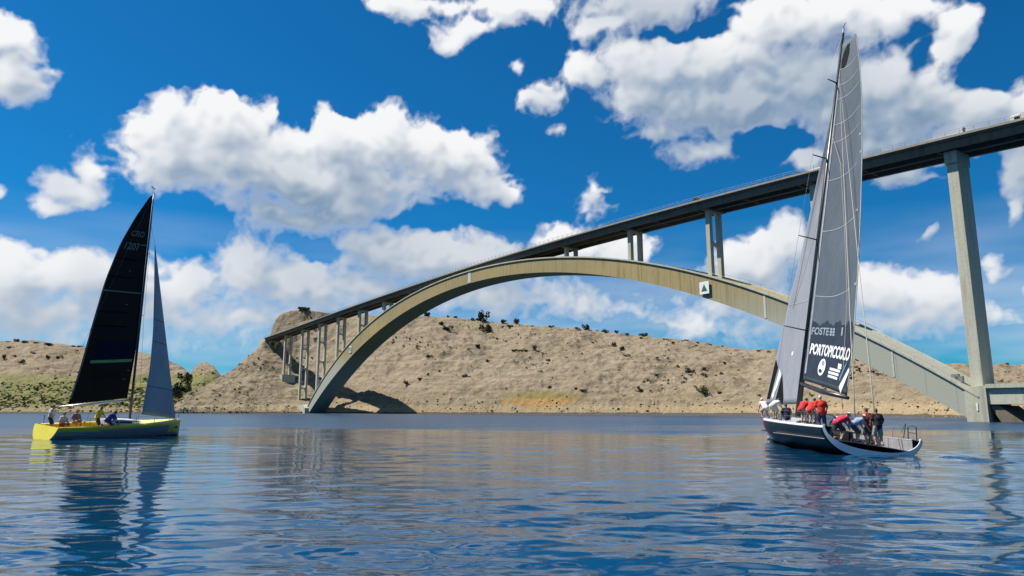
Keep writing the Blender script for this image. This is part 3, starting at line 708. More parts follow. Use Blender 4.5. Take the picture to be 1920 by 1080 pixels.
def person(label, at_, yaw, pose, shirt, legs, hair=(.03, .022, .018), skin=(.42, .25, .17), cap=None, trousers=False, group=None, scale=1., step=.026, tilt=0, shoes=(.05, .05, .05)):
    px_, lean, hp, feet, hands = POSES[pose]
    root = empty('person', at_, (0, 0, yaw)); root.scale = (scale,)*3
    tag(root, label, 'person', group)
    pel = np.array([px_[0], 0, px_[1]]); d = np.array([math.sin(lean), 0, math.cos(lean)]); fw = np.array([math.cos(lean), 0, -math.sin(lean)])
    waist = pel+d*.16; chest = pel+d*.34; neck = pel+d*.53; hd_ = np.array([math.sin(lean*.6+hp*.4), 0, math.cos(lean*.6+hp*.4)])
    headc = neck+hd_*.17+fw*.02; hf = np.array([hd_[2], 0, -hd_[0]])
    bones = []; torso = []; sleeve = []; short = []
    torso += [(pel, waist, .135, .125), (waist, chest, .125, .150), (chest, neck-d*.06, .145, .10)]
    for sg in (1, -1): torso += [(pel+[0, sg*.07, 0], waist+[0, sg*.05, 0], .11, .11), (waist+[0, sg*.05, 0], chest+[0, sg*.09, 0], .105, .105), (chest+[0, sg*.08, 0]+d*.06, neck-d*.05+[0, sg*.14, 0], .095, .062)]
    bones += torso+[(neck-d*.06, headc-hd_*.05, .058, .052)]
    hands_ = []
    for sg, ft, hn in ((1, feet[0], hands[0]), (-1, feet[1], hands[1])):
        hip = pel+np.array([0, sg*.09, -.03]); ank = np.array(ft)+[0, 0, .085]
        kn, ank = ik(hip, ank, .43, .43, (1, sg*.15, .25))
        th_ = [(hip, kn, .088, .058)]; cf = [(kn, kn*.6+ank*.4, .056, .058), (kn*.6+ank*.4, ank, .056, .038)]
        toe = ank+np.array([.16, sg*.02, -.045]); heel = ank+np.array([-.04, 0, -.04])
        bones += th_+cf+[(heel, toe, .036, .030), (ank, heel, .038, .036)]
        short += [(hip, kn if trousers else hip+(kn-hip)*.92, .100, .080)]
        if trousers: short += [(kn, ank+(kn-ank)*.1, .075, .062)]
        sh = neck-d*.06+np.array([0, sg*.185, 0]); el_, wr = ik(sh, hn, .29, .26, (-.5, sg*.6, -.6))
        bones += [(sh, el_, .050, .040), (el_, wr, .040, .027)]
        hd = (wr-el_)/np.linalg.norm(wr-el_); bones.append((wr, wr+hd*.08, .030, .032))
        sleeve += [(sh, sh+(el_-sh)*.72, .066, .062)]
        side = np.array([0, -sg*1., 0]); side = side-hd*(side@hd); side /= np.linalg.norm(side)+1e-9; nrm = np.cross(hd, side)
        hands_.append((wr, hd, side, nrm, sg))
    allp = np.array([p for b_ in bones for p in b_[:2]]+[headc]); lo = allp.min(0)-.2; hi = allp.max(0)+.2
    def head_sd(G):
        q = G-headc; u = np.stack([q@hf/.098, q[..., 1]/.077, q@hd_/.122], -1)
        s_ = (np.linalg.norm(u, axis=-1)-1)*.085
        s_ = smin(s_, capsule(G, headc-hd_*.06+hf*.03, headc-hd_*.085+hf*.062, .05, .028), .03)
        s_ = smin(s_, capsule(G, headc+hf*.09+hd_*.015, headc+hf*.118-hd_*.022, .011, .017), .015)
        for sg in (1, -1): s_ = smin(s_, capsule(G, headc+np.array([0, sg*.078, 0])+hd_*.02, headc+np.array([0, sg*.08, 0])-hd_*.025, .013, .010), .01)
        return s_
    def body(G):
        s_ = head_sd(G)
        for b_ in bones: s_ = smin(s_, capsule(G, *b_), .035)
        return s_
    def cloth(bs, grow, k):
        def fn(G):
            s_ = None
            for a, b, ra, rb in bs:
                c = capsule(G, a, b, ra+grow, rb+grow); s_ = c if s_ is None else smin(s_, c, k)
            return s_+.006*np.sin(G[..., 2]*46+G[..., 1]*21)*np.sin(G[..., 0]*31+G[..., 2]*17)
        return fn
    v, f = surfnet(body, lo, hi, step)
    mb = MB(); mb.v = [tuple(p) for p in v]; mb.f = [tuple(q) for q in f]
    for wr, hd, side, nrm, sg in hands_:      # five fingers, bent, of unequal length
        for k, (o_, ln) in enumerate(((-.027, .065), (-.009, .078), (.010, .074), (.027, .058))):
            b0 = wr+hd*.085+side*o_; b1 = b0+hd*ln*.5+nrm*.008; b2 = b1+hd*ln*.4+nrm*.022
            mb.tube([b0-hd*.02, b0, b1, b2], [.010, .010, .009, .007], 5)
        b0 = wr+hd*.03-side*.026; b1 = b0+hd*.03-side*.026+nrm*.01; mb.tube([b0, b1, b1+hd*.03-side*.004+nrm*.01], [.012, .011, .008], 5)
    sk = mat('skin_%d' % int(skin[0]*100), skin, .55, .1, 6)
    mb.build('body', sk, root, True)
    PN[0] += 1
    def cm(c, nm): return mat('cloth_%s_%d_%d_%d' % (nm, c[0]*99, c[1]*99, c[2]*99), c, .9, .12, 9, bump=.3, bscale=60)
    vs, fs = surfnet(cloth(torso[:1]+[(t_[0]-d*.04, t_[1], t_[2], t_[3]) for t_ in torso[:1]]+torso[1:]+sleeve, .020, .04), lo, hi, step)
    o = MB(); o.v = [tuple(p) for p in vs]; o.f = [tuple(q) for q in fs]; o.build('shirt', cm(shirt, 'shirt'), root, True)
    vs, fs = surfnet(cloth([(pel-d*.03+[0, .04, 0], pel+d*.07+[0, .04, 0], .125, .122), (pel-d*.03-[0, .04, 0], pel+d*.07-[0, .04, 0], .125, .122)]+short, .014, .03), lo, hi, step)
    o = MB(); o.v = [tuple(p) for p in vs]; o.f = [tuple(q) for q in fs]; o.build('trousers' if trousers else 'shorts', cm(legs, 'leg'), root, True)
    # shoes
    for sg, ft in ((1, feet[0]), (-1, feet[1])):
        x, y, z = ft; b_ = MB(); b_.tube([(x-.07, y, z+.05), (x-.02, y, z+.06), (x+.08, y+sg*.01, z+.045), (x+.19, y+sg*.02, z+.035)], [.042, .05, .047, .03], 8); b_.build('shoe', mat('shoe_%d' % int(shoes[0]*100), shoes, .7), root, True)
    def shell(G, grow, cut, back):
        q = G-headc; u = np.stack([q@hf/(.098+grow), q[..., 1]/(.077+grow), q@hd_/(.122+grow)], -1)
        s_ = (np.linalg.norm(u, axis=-1)-1)*.085
        return np.maximum(s_, -(q@hd_-cut+np.where(q@hf < back, (back-q@hf)*1.3, 0)))
    c0 = headc-.2; c1 = headc+.2
    if cap is not None:
        vs, fs = surfnet(lambda G: np.minimum(shell(G, .016, .028, -.2), capsule(G*[1, .55, 1], (headc+hf*.08+hd_*.045)*[1, .55, 1], (headc+hf*.165+hd_*.03)*[1, .55, 1], .022, .014)), c0, c1, .016)
        o = MB(); o.v = [tuple(p) for p in vs]; o.f = [tuple(q) for q in fs]; o.build('cap', cm(cap, 'cap'), root, True)
    vs, fs = surfnet(lambda G: shell(G, .010, .045, .03), c0, c1, .016)
    o = MB(); o.v = [tuple(p) for p in vs]; o.f = [tuple(q) for q in fs]; o.build('hair', mat('hair_%d' % int(hair[0]*100), hair, .6), root, True)
    for sg in (1, -1):
        e = headc+hf*.084+np.array([0, sg*.032, 0])+hd_*.012; MB().tube([e, e+hf*.012], [.012, .008], 6).build('eye', GLASS, root, True)
    return root
t, _ = bpx(1803, 250)
person('lone walker in dark clothes standing on the bridge above the tall pier', bworld(t, 1.2, deckz(t)-.18), R(-150), 'stand', (.03, .03, .05), (.05, .06, .10), trousers=True)

# ------------------------------------------------------------------ yachts
def loft_hull(root, L, beam, sheer, keel, pw, rake, mats, split, nst=46, nsec=18):
    """outer skin: mats(x fraction, z fraction) picks the material index"""
    P = np.zeros((nst, 2*nsec-1, 3))
    for i in range(nst):
        u = i/(nst-1); b = beam(u); zs = sheer(u); zk = keel(u); p_ = pw(u)
        for j in range(2*nsec-1):
            s_ = abs(j-(nsec-1))/(nsec-1); sg = 1 if j < nsec-1 else -1
            z = zk+(zs-zk)*s_**1.5; y = b*(1-(1-s_**1.1)**1.6)**p_
            x = u*L+rake*(z-0)*(1-u)**8+split(u, z)
            P[i, j] = (x, sg*y if s_ > 0 else 0, z)
    return P
def skin(root, P, name, mats_, pick, thick=.05):
    nu, nv = P.shape[:2]; idx = np.arange(nu*nv).reshape(nu, nv)
    f = np.stack([idx[:-1, :-1], idx[1:, :-1], idx[1:, 1:], idx[:-1, 1:]], -1).reshape(-1, 4)
    mi = [pick(i/(nu-1), abs(j+.5-(nv-1)/2)/((nv-1)/2), P[i, j]) for i in range(nu-1) for j in range(nv-1)]
    o = mesh(name, P.reshape(-1, 3), f, None, root, True, mats=mats_, midx=mi)
    sd = o.modifiers.new('thickness', 'SOLIDIFY'); sd.thickness = thick; sd.offset = 0
    return o
def sail_sheet(root, luff, leech, m, name, belly, side, nu=40, nv=14, thick=.012, roach=None):
    """luff, leech: world polylines bottom -> top; returns the object and a surface function"""
    luff = np.array(luff); leech = np.array(leech)
    def along(C, u):
        s_ = np.concatenate([[0], np.cumsum(np.linalg.norm(np.diff(C, axis=0), axis=1))]); s_ /= s_[-1]
        # smooth (Catmull-like) interpolation through the points
        return np.stack([np.interp(u, s_, C[:, k]) for k in range(3)], -1)
    uu = np.linspace(0, 1, 200)
    def smoothed(C):
        D = along(C, uu)
        for _ in range(60): D[1:-1] = (D[:-2]+D[1:-1]*2+D[2:])/4
        return D
    LU, LE = smoothed(luff), smoothed(leech)
    side = np.array(side, float)
    def surf(u, v):
        u = np.clip(u, 0, 1); i = u*199
        a = np.stack([np.interp(i, np.arange(200), LU[:, k]) for k in range(3)], -1); b = np.stack([np.interp(i, np.arange(200), LE[:, k]) for k in range(3)], -1)
        v = np.asarray(v)[..., None]; ch = np.linalg.norm(b-a, axis=-1)[..., None]
        return a+(b-a)*v+side*belly*ch*4*(v*(1-v))*(1.25-.5*v)*(.35+.65*np.sin(np.pi*np.clip(.1+.8*np.asarray(u), 0, 1)))[..., None]
    U, V = np.meshgrid(np.linspace(0, 1, nu), np.linspace(0, 1, nv), indexing='ij')
    P = surf(U, V)
    o = gridmesh(name, loc_of(root, P.reshape(-1, 3)).reshape(nu, nv, 3), m, root)
    sd = o.modifiers.new('thickness', 'SOLIDIFY'); sd.thickness = thick; sd.offset = 0
    return o, surf
def on_sail(root, sail, surf, name, m, poly_uv, off, faces=None, parent=None):
    """flat print laid on a sail: list of (u,v) outline points or full mesh, lifted by off towards the viewer's side"""
    q = np.array(poly_uv); P = surf(q[:, 0], q[:, 1]); 
    du = surf(q[:, 0]+.004, q[:, 1])-surf(q[:, 0]-.004, q[:, 1]); dv = surf(q[:, 0], q[:, 1]+.01)-surf(q[:, 0], q[:, 1]-.01)
    n = np.cross(du, dv); n /= np.linalg.norm(n, axis=1)[:, None]+1e-9
    tocam = np.array([0, 0, CH])-P; sg = np.sign((n*tocam).sum(1))[:, None]
    P = P+n*sg*off
    return mesh(name, loc_of(root, P), faces or [tuple(range(len(q)))], m, parent or sail)
def patch(root, sail, surf, name, m, u0, u1, v0, v1, off, n=10, k=10, wob=None):
    uv = [(u0+(u1-u0)*i/n+(wob(j/k)*(i/n) if wob else 0), v0+(v1-v0)*j/k) for i in range(n+1) for j in range(k+1)]
    f = [(i*(k+1)+j, (i+1)*(k+1)+j, (i+1)*(k+1)+j+1, i*(k+1)+j+1) for i in range(n) for j in range(k)]
    return on_sail(root, sail, surf, name, m, uv, off, f)
def text_mesh(body, bold=0, shear=0):
    cu = bpy.data.curves.new('lettering', 'FONT'); cu.body = body; cu.offset = bold; cu.shear = shear; cu.align_x = 'LEFT'; cu.resolution_u = 3
    o = bpy.data.objects.new('lettering', cu); COL.objects.link(o)
    dg = bpy.context.evaluated_depsgraph_get(); me = bpy.data.meshes.new_from_object(o.evaluated_get(dg))
    v = np.array([q.co[:2] for q in me.vertices]); f = [tuple(p.vertices) for p in me.polygons]
    bpy.data.objects.remove(o); bpy.data.meshes.remove(me); bpy.data.curves.remove(cu)
    v -= v.min(0); v /= v.max(0); return v, f
def sail_text(root, sail, surf, body, m, u0, u1, v0, v1, off=.03, bold=.01, shear=0., flip=False):
    v, f = text_mesh(body, bold, shear)
    x = 1-v[:, 0] if flip else v[:, 0]
    uv = np.stack([u0+(u1-u0)*v[:, 1], v0+(v1-v0)*x], -1)
    return on_sail(root, sail, surf, 'lettering', m, uv, off, f)
def sailcloth(name, col, col2, seam=True):
    col, col2 = dim(col), dim(col2)
    m = bpy.data.materials.new(name); m.use_nodes = True; t = m.node_tree; b = t.nodes['Principled BSDF']
    c = N(t, 'ShaderNodeTexCoord'); ob = c.outputs['Object']
    f = noise(t, VM(t, 'MULTIPLY', ob, (1, 1, .35)), .8, 5, .6)
    fib = noise(t, VM(t, 'MULTIPLY', ob, (9, 9, .5)), 2, 3, .5)
    col_ = mixc(t, smooth(t, f, .3, .7), col, col2); col_ = mixc(t, M(t, 'MULTIPLY', smooth(t, fib, .45, .65), .25), col_, tuple(x*.6 for x in col))
    t.links.new(col_, b.inputs['Base Color']); b.inputs['Roughness'].default_value = .6; b.inputs['Specular IOR Level'].default_value = .12
    bn = N(t, 'ShaderNodeBump'); bn.inputs['Strength'].default_value = .5; bn.inputs['Distance'].default_value = .14
    t.links.new(f, bn.inputs['Height']); t.links.new(bn.outputs[0], b.inputs['Normal'])
    return m

# ---- yellow yacht at the left, seen from its starboard quarter
SY = at(79, 822, 50.3); SY[2] = 0
ya = R(60)
yy = empty('yellow_yacht', SY, (R(5.0), 0, ya))
def cpl(px, py, off=0.):
    """point on the boat's vertical centre plane (shifted off to port)"""
    n_ = np.array([-math.sin(ya), math.cos(ya)]); r = ray(px, py); k = (n_@SY[:2]+off)/(n_@r[:2]); return np.array([0, 0, CH])+r*k
tag(yy, 'small yellow and grey racing yacht under black mainsail, heading right', 'yacht')
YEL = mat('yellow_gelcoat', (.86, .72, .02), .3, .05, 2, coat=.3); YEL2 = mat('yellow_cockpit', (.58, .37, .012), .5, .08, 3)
LIME = mat('lime_gelcoat', (.55, .52, .03), .3, .06, 2, coat=.3); TOPS = mat('bluegrey_topsides', (.19, .27, .33), .35, .06, 1.5, coat=.1)
GREYD = mat('grey_deck', (.50, .53, .57), .6, .08, 4); BOOT = mat('dark_bottom', (.012, .02, .03), .4, .2, 3)
LY = 10.6
beamY = lambda u: 1.66*(1-max(0, (u-.42)/.58)**2.3)*(.93+.07*min(1, u/.35))+.03
shY = lambda u: .98+.10*u+.22*u*u
kpY = lambda u: -.42*math.sin(math.pi*min(1, .12+.9*u))**.7 if u < .98 else -.12
PY = loft_hull(yy, LY, beamY, shY, kpY, lambda u: .55+.45*u**2, .28, None, lambda u, z: -.12*(1-u)**8)
def pickY(u, s, p): 
    if p[2] < .06: return 2
    if u > .86 and p[2] > .25: return 1
    if p[2] > shY(u)-.36: return 1
    return 0
hl = skin(yy, PY, 'hull', [TOPS, LIME, BOOT], pickY)
# transom
n2 = PY.shape[1]; tv = [tuple(PY[0, j]+np.array([-.005, 0, 0])) for j in range(n2)]
MB().add(tv+[(p[0]+.06, p[1], p[2]) for p in tv], [tuple(range(n2)), tuple(range(2*n2-1, n2-1, -1))]).build('transom', YEL, yy)
# deck with a cockpit well
def deck_sheet(root, P, name, u0, u1, inset, dz, m, nlat=8, hole=None):
    nst, n2 = P.shape[:2]; i0, i1 = int(u0*(nst-1)), int(u1*(nst-1)); v = []; f = []
    rows = list(range(i0, i1+1))
    for i in rows:
        a, b = P[i, 0], P[i, -1]
        for k in range(nlat+1):
            w_ = k/nlat; p = a*(1-w_)+b*w_; p = p.copy(); p[1] *= inset; p[2] += dz+.05*(1-(2*w_-1)**2); v.append(p)
    for r_ in range(len(rows)-1):
        for k in range(nlat): f.append((r_*(nlat+1)+k, (r_+1)*(nlat+1)+k, (r_+1)*(nlat+1)+k+1, r_*(nlat+1)+k+1))
    o = mesh(name, v, f, m, root, False); sd = o.modifiers.new('thickness', 'SOLIDIFY'); sd.thickness = .04; sd.offset = -1 if False else 0
    return o
deck_sheet(yy, PY, 'deck', .46, 1, .985, -.02, mat('pale_yellow_deck', (.66, .62, .20), .6, .08, 3))
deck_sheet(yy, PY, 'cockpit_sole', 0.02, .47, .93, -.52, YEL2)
for sg in (1, -1):   # side decks / benches
    v = []; f = []; K = int(.47*45)
    for i in range(1, K+1):
        p = PY[i, 0 if sg > 0 else -1]
        yo = abs(p[1])*.985; yi = max(.62, yo-.48)
        for y_, z_ in ((yo, p[2]-.02), (yi, p[2]-.03), (yi, p[2]-.5)): v.append((p[0]+.1, sg*y_, z_))
    for i in range(K-1):
        for k in range(2): f.append((i*3+k, i*3+3+k, i*3+4+k, i*3+1+k))
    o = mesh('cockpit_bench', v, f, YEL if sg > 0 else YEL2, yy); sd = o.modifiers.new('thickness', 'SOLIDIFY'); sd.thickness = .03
MB().box((4.45, -1.35, .5), (4.5, 1.35, 1.08)).build('bulkhead', GREYD, yy)
# coachroof
cr = []; cf = []
for k, (x, w, h_) in enumerate(((4.1, .75, .0), (4.12, .8, .34), (5.2, .78, .36), (6.3, .6, .26), (7.2, .32, .02))):
    z0 = shY(x/LY)-.02
    cr += [(x, -w-.12, z0), (x, -w, z0+h_*.9), (x, 0, z0+h_+.03), (x, w, z0+h_*.9), (x, w+.12, z0)]
for r_ in range(4):
    for k in range(4): cf.append((r_*5+k, r_*5+k+1, r_*5+6+k, r_*5+5+k))
cf += [(0, 1, 2, 3, 4), (24, 23, 22, 21, 20)]
coach = MB().add(cr, cf).build('coachroof', GREYD, yy, False, bevel=.03)
for sg in (-1, 1): MB().box((4.6, sg*.86-.012, shY(.5)+.06), (5.9, sg*.86+.012, shY(.5)+.2)).build('cabin_window', GLASS, coach)
# mast, boom, rigging: mast from the step to the head, in boat coordinates
mf = loc_of(yy, [cpl(243, 772)])[0]; mt = loc_of(yy, [cpl(288.5, 362)])[0]
mf[1] = 0; mf[2] = shY(.5); XM = mf[0]
mast = MB().tube([mf, mf*.5+mt*.5, mt], [.10, .09, .055], 10)  .build('mast', mat('mast_navy', (.03, .032, .055), .4, .1, 3), yy, True)
MB().tube([mt, mt+[-.05, 0, .55]], .012, 4).tube([mt+[-.35, 0, .42], mt+[.15, 0, .42]], .014, 4).tube([mt+[.05, 0, .28], mt+[-.3, 0, .55]], .03, 4).build('wind_vane', DARK, mast)
MB().tube([mt+[-.1, .1, 0], mt+[-.1, .1, .7]], .01, 4).build('antenna', DARK, mast)
goose = loc_of(yy, [cpl(240.5, 750)])[0]; clew = loc_of(yy, [cpl(114, 763)])[0]
bl = clew-goose; bl = bl/np.linalg.norm(bl)
MB().tube([goose, goose+bl*2.6, goose+bl*5.15], [.085, .095, .07], 8).build('boom', ALU, yy, True)
bend = goose+bl*5.15
BLK = sailcloth('black_laminate_sail', (.010, .008, .0065), (.014, .0115, .009))
GRS = sailcloth('grey_laminate_sail', (.30, .36, .43), (.35, .41, .47))
toW = lambda p: wpt(yy, p)
ly = 51.9
mcl = goose+bl*4.55+np.array([0, 0, .16])
leechY = [toW(mcl)]+[cpl(px, py) for px, py in ((150, 690), (172, 610), (197, 525), (226, 455), (255, 405), (280, 370))]
luffY = [toW(goose+[0, 0, .16]+bl*.12), toW(mf*.7+mt*.3+[-.1, 0, 0]), toW(mf*.4+mt*.6+[-.1, 0, 0]), toW(mt+[-.08, 0, -.15])]
ms, msurf = sail_sheet(yy, luffY, leechY, BLK, 'mainsail', .05, (.45, .75, 0))
PRN = mat('pale_print', (.16, .16, .155), .7); PRG = mat('green_print', (.16, .33, .09), .6); PRB = mat('navy_print', (.006, .010, .032), .8, spec=.08); PRD = mat('dim_print', (.015, .0145, .014), .8, spec=.08)
sail_text(yy, ms, msurf, 'CRO', PRN, .775, .805, .80, .22, .03, .02, flip=False)
sail_text(yy, ms, msurf, '1207', PRN, .705, .742, .84, .32, .03, .02)
patch(yy, ms, msurf, 'seam_stripe', PRN, .497, .503, .97, .05, .02, 1, 14)
patch(yy, ms, msurf, 'sail_panel', PRB, .19, .27, .80, .05, .02)
patch(yy, ms, msurf, 'green_stripe', PRG, .172, .185, .86, .06, .025, 1, 14)
sail_text(yy, ms, msurf, 'LUMARINE', PRD, .10, .125, .72, .25, .02, .01)
patch(yy, ms, msurf, 'seam_stripe', PRN, .735, .740, .28, .04, .02, 1, 8)
for u_ in (.40, .565, .655, .335): patch(yy, ms, msurf, 'batten_pocket', mat('batten_black', (.003, .003, .003), .8, spec=.05), u_, u_+.006, .98, .30, .022, 1, 10)
for u_, v_ in ((.60, .5), (.44, .42), (.13, .12), (.09, .18)): patch(yy, ms, msurf, 'telltale', PRN, u_, u_+.004, v_, v_-.05, .025, 1, 2)
# leech and luff tapes
for side_v, m_ in ((.985, PRN),): patch(yy, ms, msurf, 'leech_tape', m_, .02, .98, side_v+.012, side_v-.012, .012, 40, 1)
bowY = np.array([LY-.45, 0, shY(1)+.06])
jt = toW(bowY)
headJ = cpl(290.5, 458)
luffJ = [jt, jt*.66+headJ*.34, jt*.33+headJ*.67, headJ]
leechJ = [cpl(265.5, 777, -.9), cpl(271, 745, -.8), cpl(281, 690, -.65), cpl(287, 620, -.4), cpl(289, 540, -.2), headJ+np.array([-.03, 0, 0])]
js, jsurf = sail_sheet(yy, luffJ, leechJ, GRS, 'jib', .06, (.5, -.8, 0))
for u_ in (.16, .42, .55): patch(yy, js, jsurf, 'seam_stripe', mat('grey_seam', (.10, .13, .17), .6), u_, u_+.005, .02, .98, .015, 1, 10)
sp1 = mf*.55+mt*.45; sp2 = mf*.28+mt*.72
rig = MB(); fs_top = loc_of(yy, [headJ])[0]
rig.tube([bowY, fs_top, mf*.14+mt*.86], .012, 4)
for sg in (-1, 1):
    rig.tube([(XM-.1, sg*1.35, shY(.5)), sp1+[-.25, sg*.85, 0], sp2+[-.2, sg*.6, 0], mt], .012, 4)
rig.tube([mt, (.1, 0, 1.0)], .010, 4)
rig.build('rigging', mat('wire_grey', (.12, .12, .13), .5, .1, 4), yy)
for s_ in (sp1, sp2):
    for sg in (-1, 1): MB().tube([s_, s_+[-.25, sg*.8, .03]], .022, 5).build('spreader', ALU, mast)
# guard rails
def rail(root, pts, name, r=.02, m=STEEL): return MB().tube(pts, r, 5).build(name, m, root)
for sg in (-1, 1):
    pr_ = [PY[i, 0 if sg > 0 else -1] for i in (2, 9, 16, 24, 31, 38, 43)]
    for p in pr_: rail(yy, [p+[.12, -sg*.04, 0], p+[.12, -sg*.06, .6]], 'stanchion', .018)
    for h_ in (.58, .32): rail(yy, [p+[.12, -sg*.06, h_] for p in pr_], 'lifeline', .008)
a_, b_ = PY[1, 0], PY[1, -1]
pp = MB()
for p, sg in ((a_, 1), (b_, -1)):
    pp.tube([p+[.35, -sg*.05, 0], p+[.3, -sg*.05, .62], (p[0]+.1, sg*.75, p[2]+.64)], .02, 5)
pp.build('pushpit', mat('blue_rail', (.06, .09, .16), .5), yy)
fp = MB(); tip = PY[-1, 0]; q1 = PY[41, 0]; q2 = PY[41, -1]
fp.tube([q1+[0, -.05, 0], q1+[.05, -.05, .6], (LY-.05, 0, shY(1)+.62), q2+[.05, .05, .6], q2+[0, .05, 0]], .02, 5); fp.build('pulpit', STEEL, yy)
MB().tube([(1.35, 0, .62), (1.35, 0, 1.1)], .05, 8).tube([(1.32, .42*math.cos(a), 1.15+.42*math.sin(a)) for a in np.linspace(0, 2*math.pi, 19)], .016, 5, False).build('steering_wheel', DARK, yy)
for x, sg in ((3.4, 1), (3.4, -1), (4.7, -.45), (4.7, .45)): 
    z_ = shY(.35)-.02 if abs(sg) == 1 else shY(.5)+.32
    MB().tube([(x, sg*1.15, z_), (x, sg*1.15, z_+.12), (x, sg*1.15, z_+.16)], [.09, .075, .085], 10).build('winch', ALU, yy, True)
# emblem and lettering on the bow and transom
mesh('bow_emblem', [(9.7, -beamY(.89)*.96-.05, .66), (10.1, -beamY(.927)*.96-.05, .62), (10.12, -beamY(.93)*.97-.05, .78), (9.85, -beamY(.905)*.97-.05, .84)], [(0, 1, 2, 3)], DARK, yy)

# ---- large dark-hulled yacht at the right, seen from astern
SR = np.array([16.75, 33.2, 0.]); BRr = np.array([18.4, 51.0, 0.]); hd = BRr-SR; LR = float(np.linalg.norm(hd))
ry = empty('grey_sailed_yacht', SR, (R(9.0), 0, math.atan2(hd[1], hd[0])))
tag(ry, 'large navy racing yacht with tall grey sails and crowded white-edged open stern', 'yacht')
NAVY = mat('navy_topsides', (.004, .020, .032), .40, .15, 1.2, coat=.0, spec=.18); MAG = mat('magenta_wrap', (.32, .02, .10), .35, .1, 2); 
HULLW = mat('hull_white', (.74, .76, .80), .3, .04, 2, coat=.3); INNER = mat('cockpit_grey', (.26, .26, .27), .7, .15, 4); DKW = mat('deck_white', (.30, .31, .32), .7, .08, 4)
beamR = lambda u: 2.42*(1-max(0, (u-.40)/.60)**2.0)*(.91+.09*min(1, u/.3))+.04
shR = lambda u: 1.02+.10*u+.42*u*u
kpR = lambda u: -.30*math.sin(math.pi*min(1, .10+.9*u))**.7-.02 if u < .985 else -.1
PR = loft_hull(ry, LR, beamR, shR, kpR, lambda u: .50+.5*u**1.6, .10, None, lambda u, z: 0, 54, 20)
def pickR(u, s, p):
    if p[2] < .02: return 2
    if u > .62 and p[2] > .62-.9*(u-.62): return 1
    if u > .66 and p[2] > .12: return 3
    if p[2] > shR(u)-.035: return 3
    return 0
skin(ry, PR, 'hull', [NAVY, MAG, BOOT, HULLW], pickR, .06)
# transom rim: the thick white U of the open stern
n2 = PR.shape[1]; outer = [PR[0, j]+np.array([-.02, 0, 0]) for j in range(n2)]
v = []; f = []
for p in outer:
    s_ = max(.0, 1-(p[2]/1.0)); q = np.array([p[0], p[1]*.965, p[2]+.36*max(0, 1-(abs(p[1])/2.38)**4)+.0])
    for e in (p, q): v += [e, e+np.array([.10, 0, 0])]
for j in range(n2-1):
    a = j*4; b = a+4
    f += [(a, b, b+2, a+2), (a+1, a+3, b+3, b+1), (a+2, b+2, b+3, a+3), (a, a+1, b+1, b)]
MB().add(v, f).build('transom_rim', HULLW, ry)
# cockpit: sole, inner walls, side decks
nst = PR.shape[0]; KC = int(.46*(nst-1))
def inner_sheet(name, prof, m):
    """prof(i, sg): list of (y,z) across, for stations of the cockpit"""
    v = []; f = []; n = None
    for i in range(0, KC+1):
        row = prof(i); n = len(row); v += [(PR[i, 0][0]+.03, y_, z_) for y_, z_ in row]
    for i in range(KC):
        for k in range(n-1): f.append((i*n+k, i*n+n+k, i*n+n+k+1, i*n+k+1))
    o = mesh(name, v, f, m, ry); sd = o.modifiers.new('thickness', 'SOLIDIFY'); sd.thickness = .03; return o
inner_sheet('cockpit_sole', lambda i: [(y_*(abs(PR[i, 0][1])-.14), .44+.05*(1-y_*y_)) for y_ in np.linspace(-1, 1, 9)], INNER)
for sg in (1, -1):
    inner_sheet('side_deck', lambda i: [(sg*(abs(PR[i, 0][1])-.01), shR(i/(nst-1))-.015), (sg*(abs(PR[i, 0][1])-.42), shR(i/(nst-1))+.0), (sg*(abs(PR[i, 0][1])-.45), shR(i/(nst-1))-.04)], DKW)
    inner_sheet('cockpit_side', lambda i: [(sg*(abs(PR[i, 0][1])-.44), shR(i/(nst-1))-.02), (sg*(abs(PR[i, 0][1])-.36), .38)], INNER)
deck_sheet(ry, PR, 'deck', .45, 1, .985, -.015, DKW)
MB().box((LR*.455, -1.95, .38), (LR*.46, 1.95, shR(.46)-.02)).build('bulkhead', INNER, ry)
cr = []; cf = []
for k, (x, w, h_) in enumerate(((7.2, .9, .0), (7.3, .95, .36), (9.5, .9, .36), (11.5, .6, .22), (12.8, .3, .0))):
    z0 = shR(x/LR)+.01; cr += [(x, -w-.15, z0), (x, -w, z0+h_*.9), (x, 0, z0+h_+.03), (x, w, z0+h_*.9), (x, w+.15, z0)]
for r_ in range(4):
    for k in range(4): cf.append((r_*5+k, r_*5+k+1, r_*5+6+k, r_*5+5+k))
cf += [(0, 1, 2, 3, 4), (24, 23, 22, 21, 20)]
MB().add(cr, cf).build('coachroof', DKW, ry, bevel=.03)
for sg in (-1, 1):   # twin wheels
    MB().tube([(3.0, sg*1.05, .4), (3.0, sg*1.05, 1.05)], .06, 8).build('wheel_pedestal', DARK, ry)
    w_ = MB(); w_.tube([(2.95, sg*1.05+.62*math.cos(a), 1.1+.62*math.sin(a)) for a in np.linspace(0, 2*math.pi, 25)], .02, 5, False)
    for a in np.arange(0, 6.2, 1.047): w_.tube([(2.95, sg*1.05, 1.1), (2.95, sg*1.05+.6*math.cos(a), 1.1+.6*math.sin(a))], .012, 4)
    w_.build('steering_wheel', CARBON, ry)
for x, y in ((4.6, 1.5), (4.6, -1.5), (5.8, 1.6), (5.8, -1.6), (6.9, .7), (6.9, -.7)):
    z_ = shR(.3)+.0 if abs(y) > 1 else shR(.4)+.36
    MB().tube([(x, y, z_-.02), (x, y, z_+.14), (x, y, z_+.2)], [.12, .09, .11], 12).build('winch', STEEL, ry, True)
MB().tube([(.05, .9, .45), (.05, .9, .62)], .05, 8).build('drain_fitting', DARK, ry)
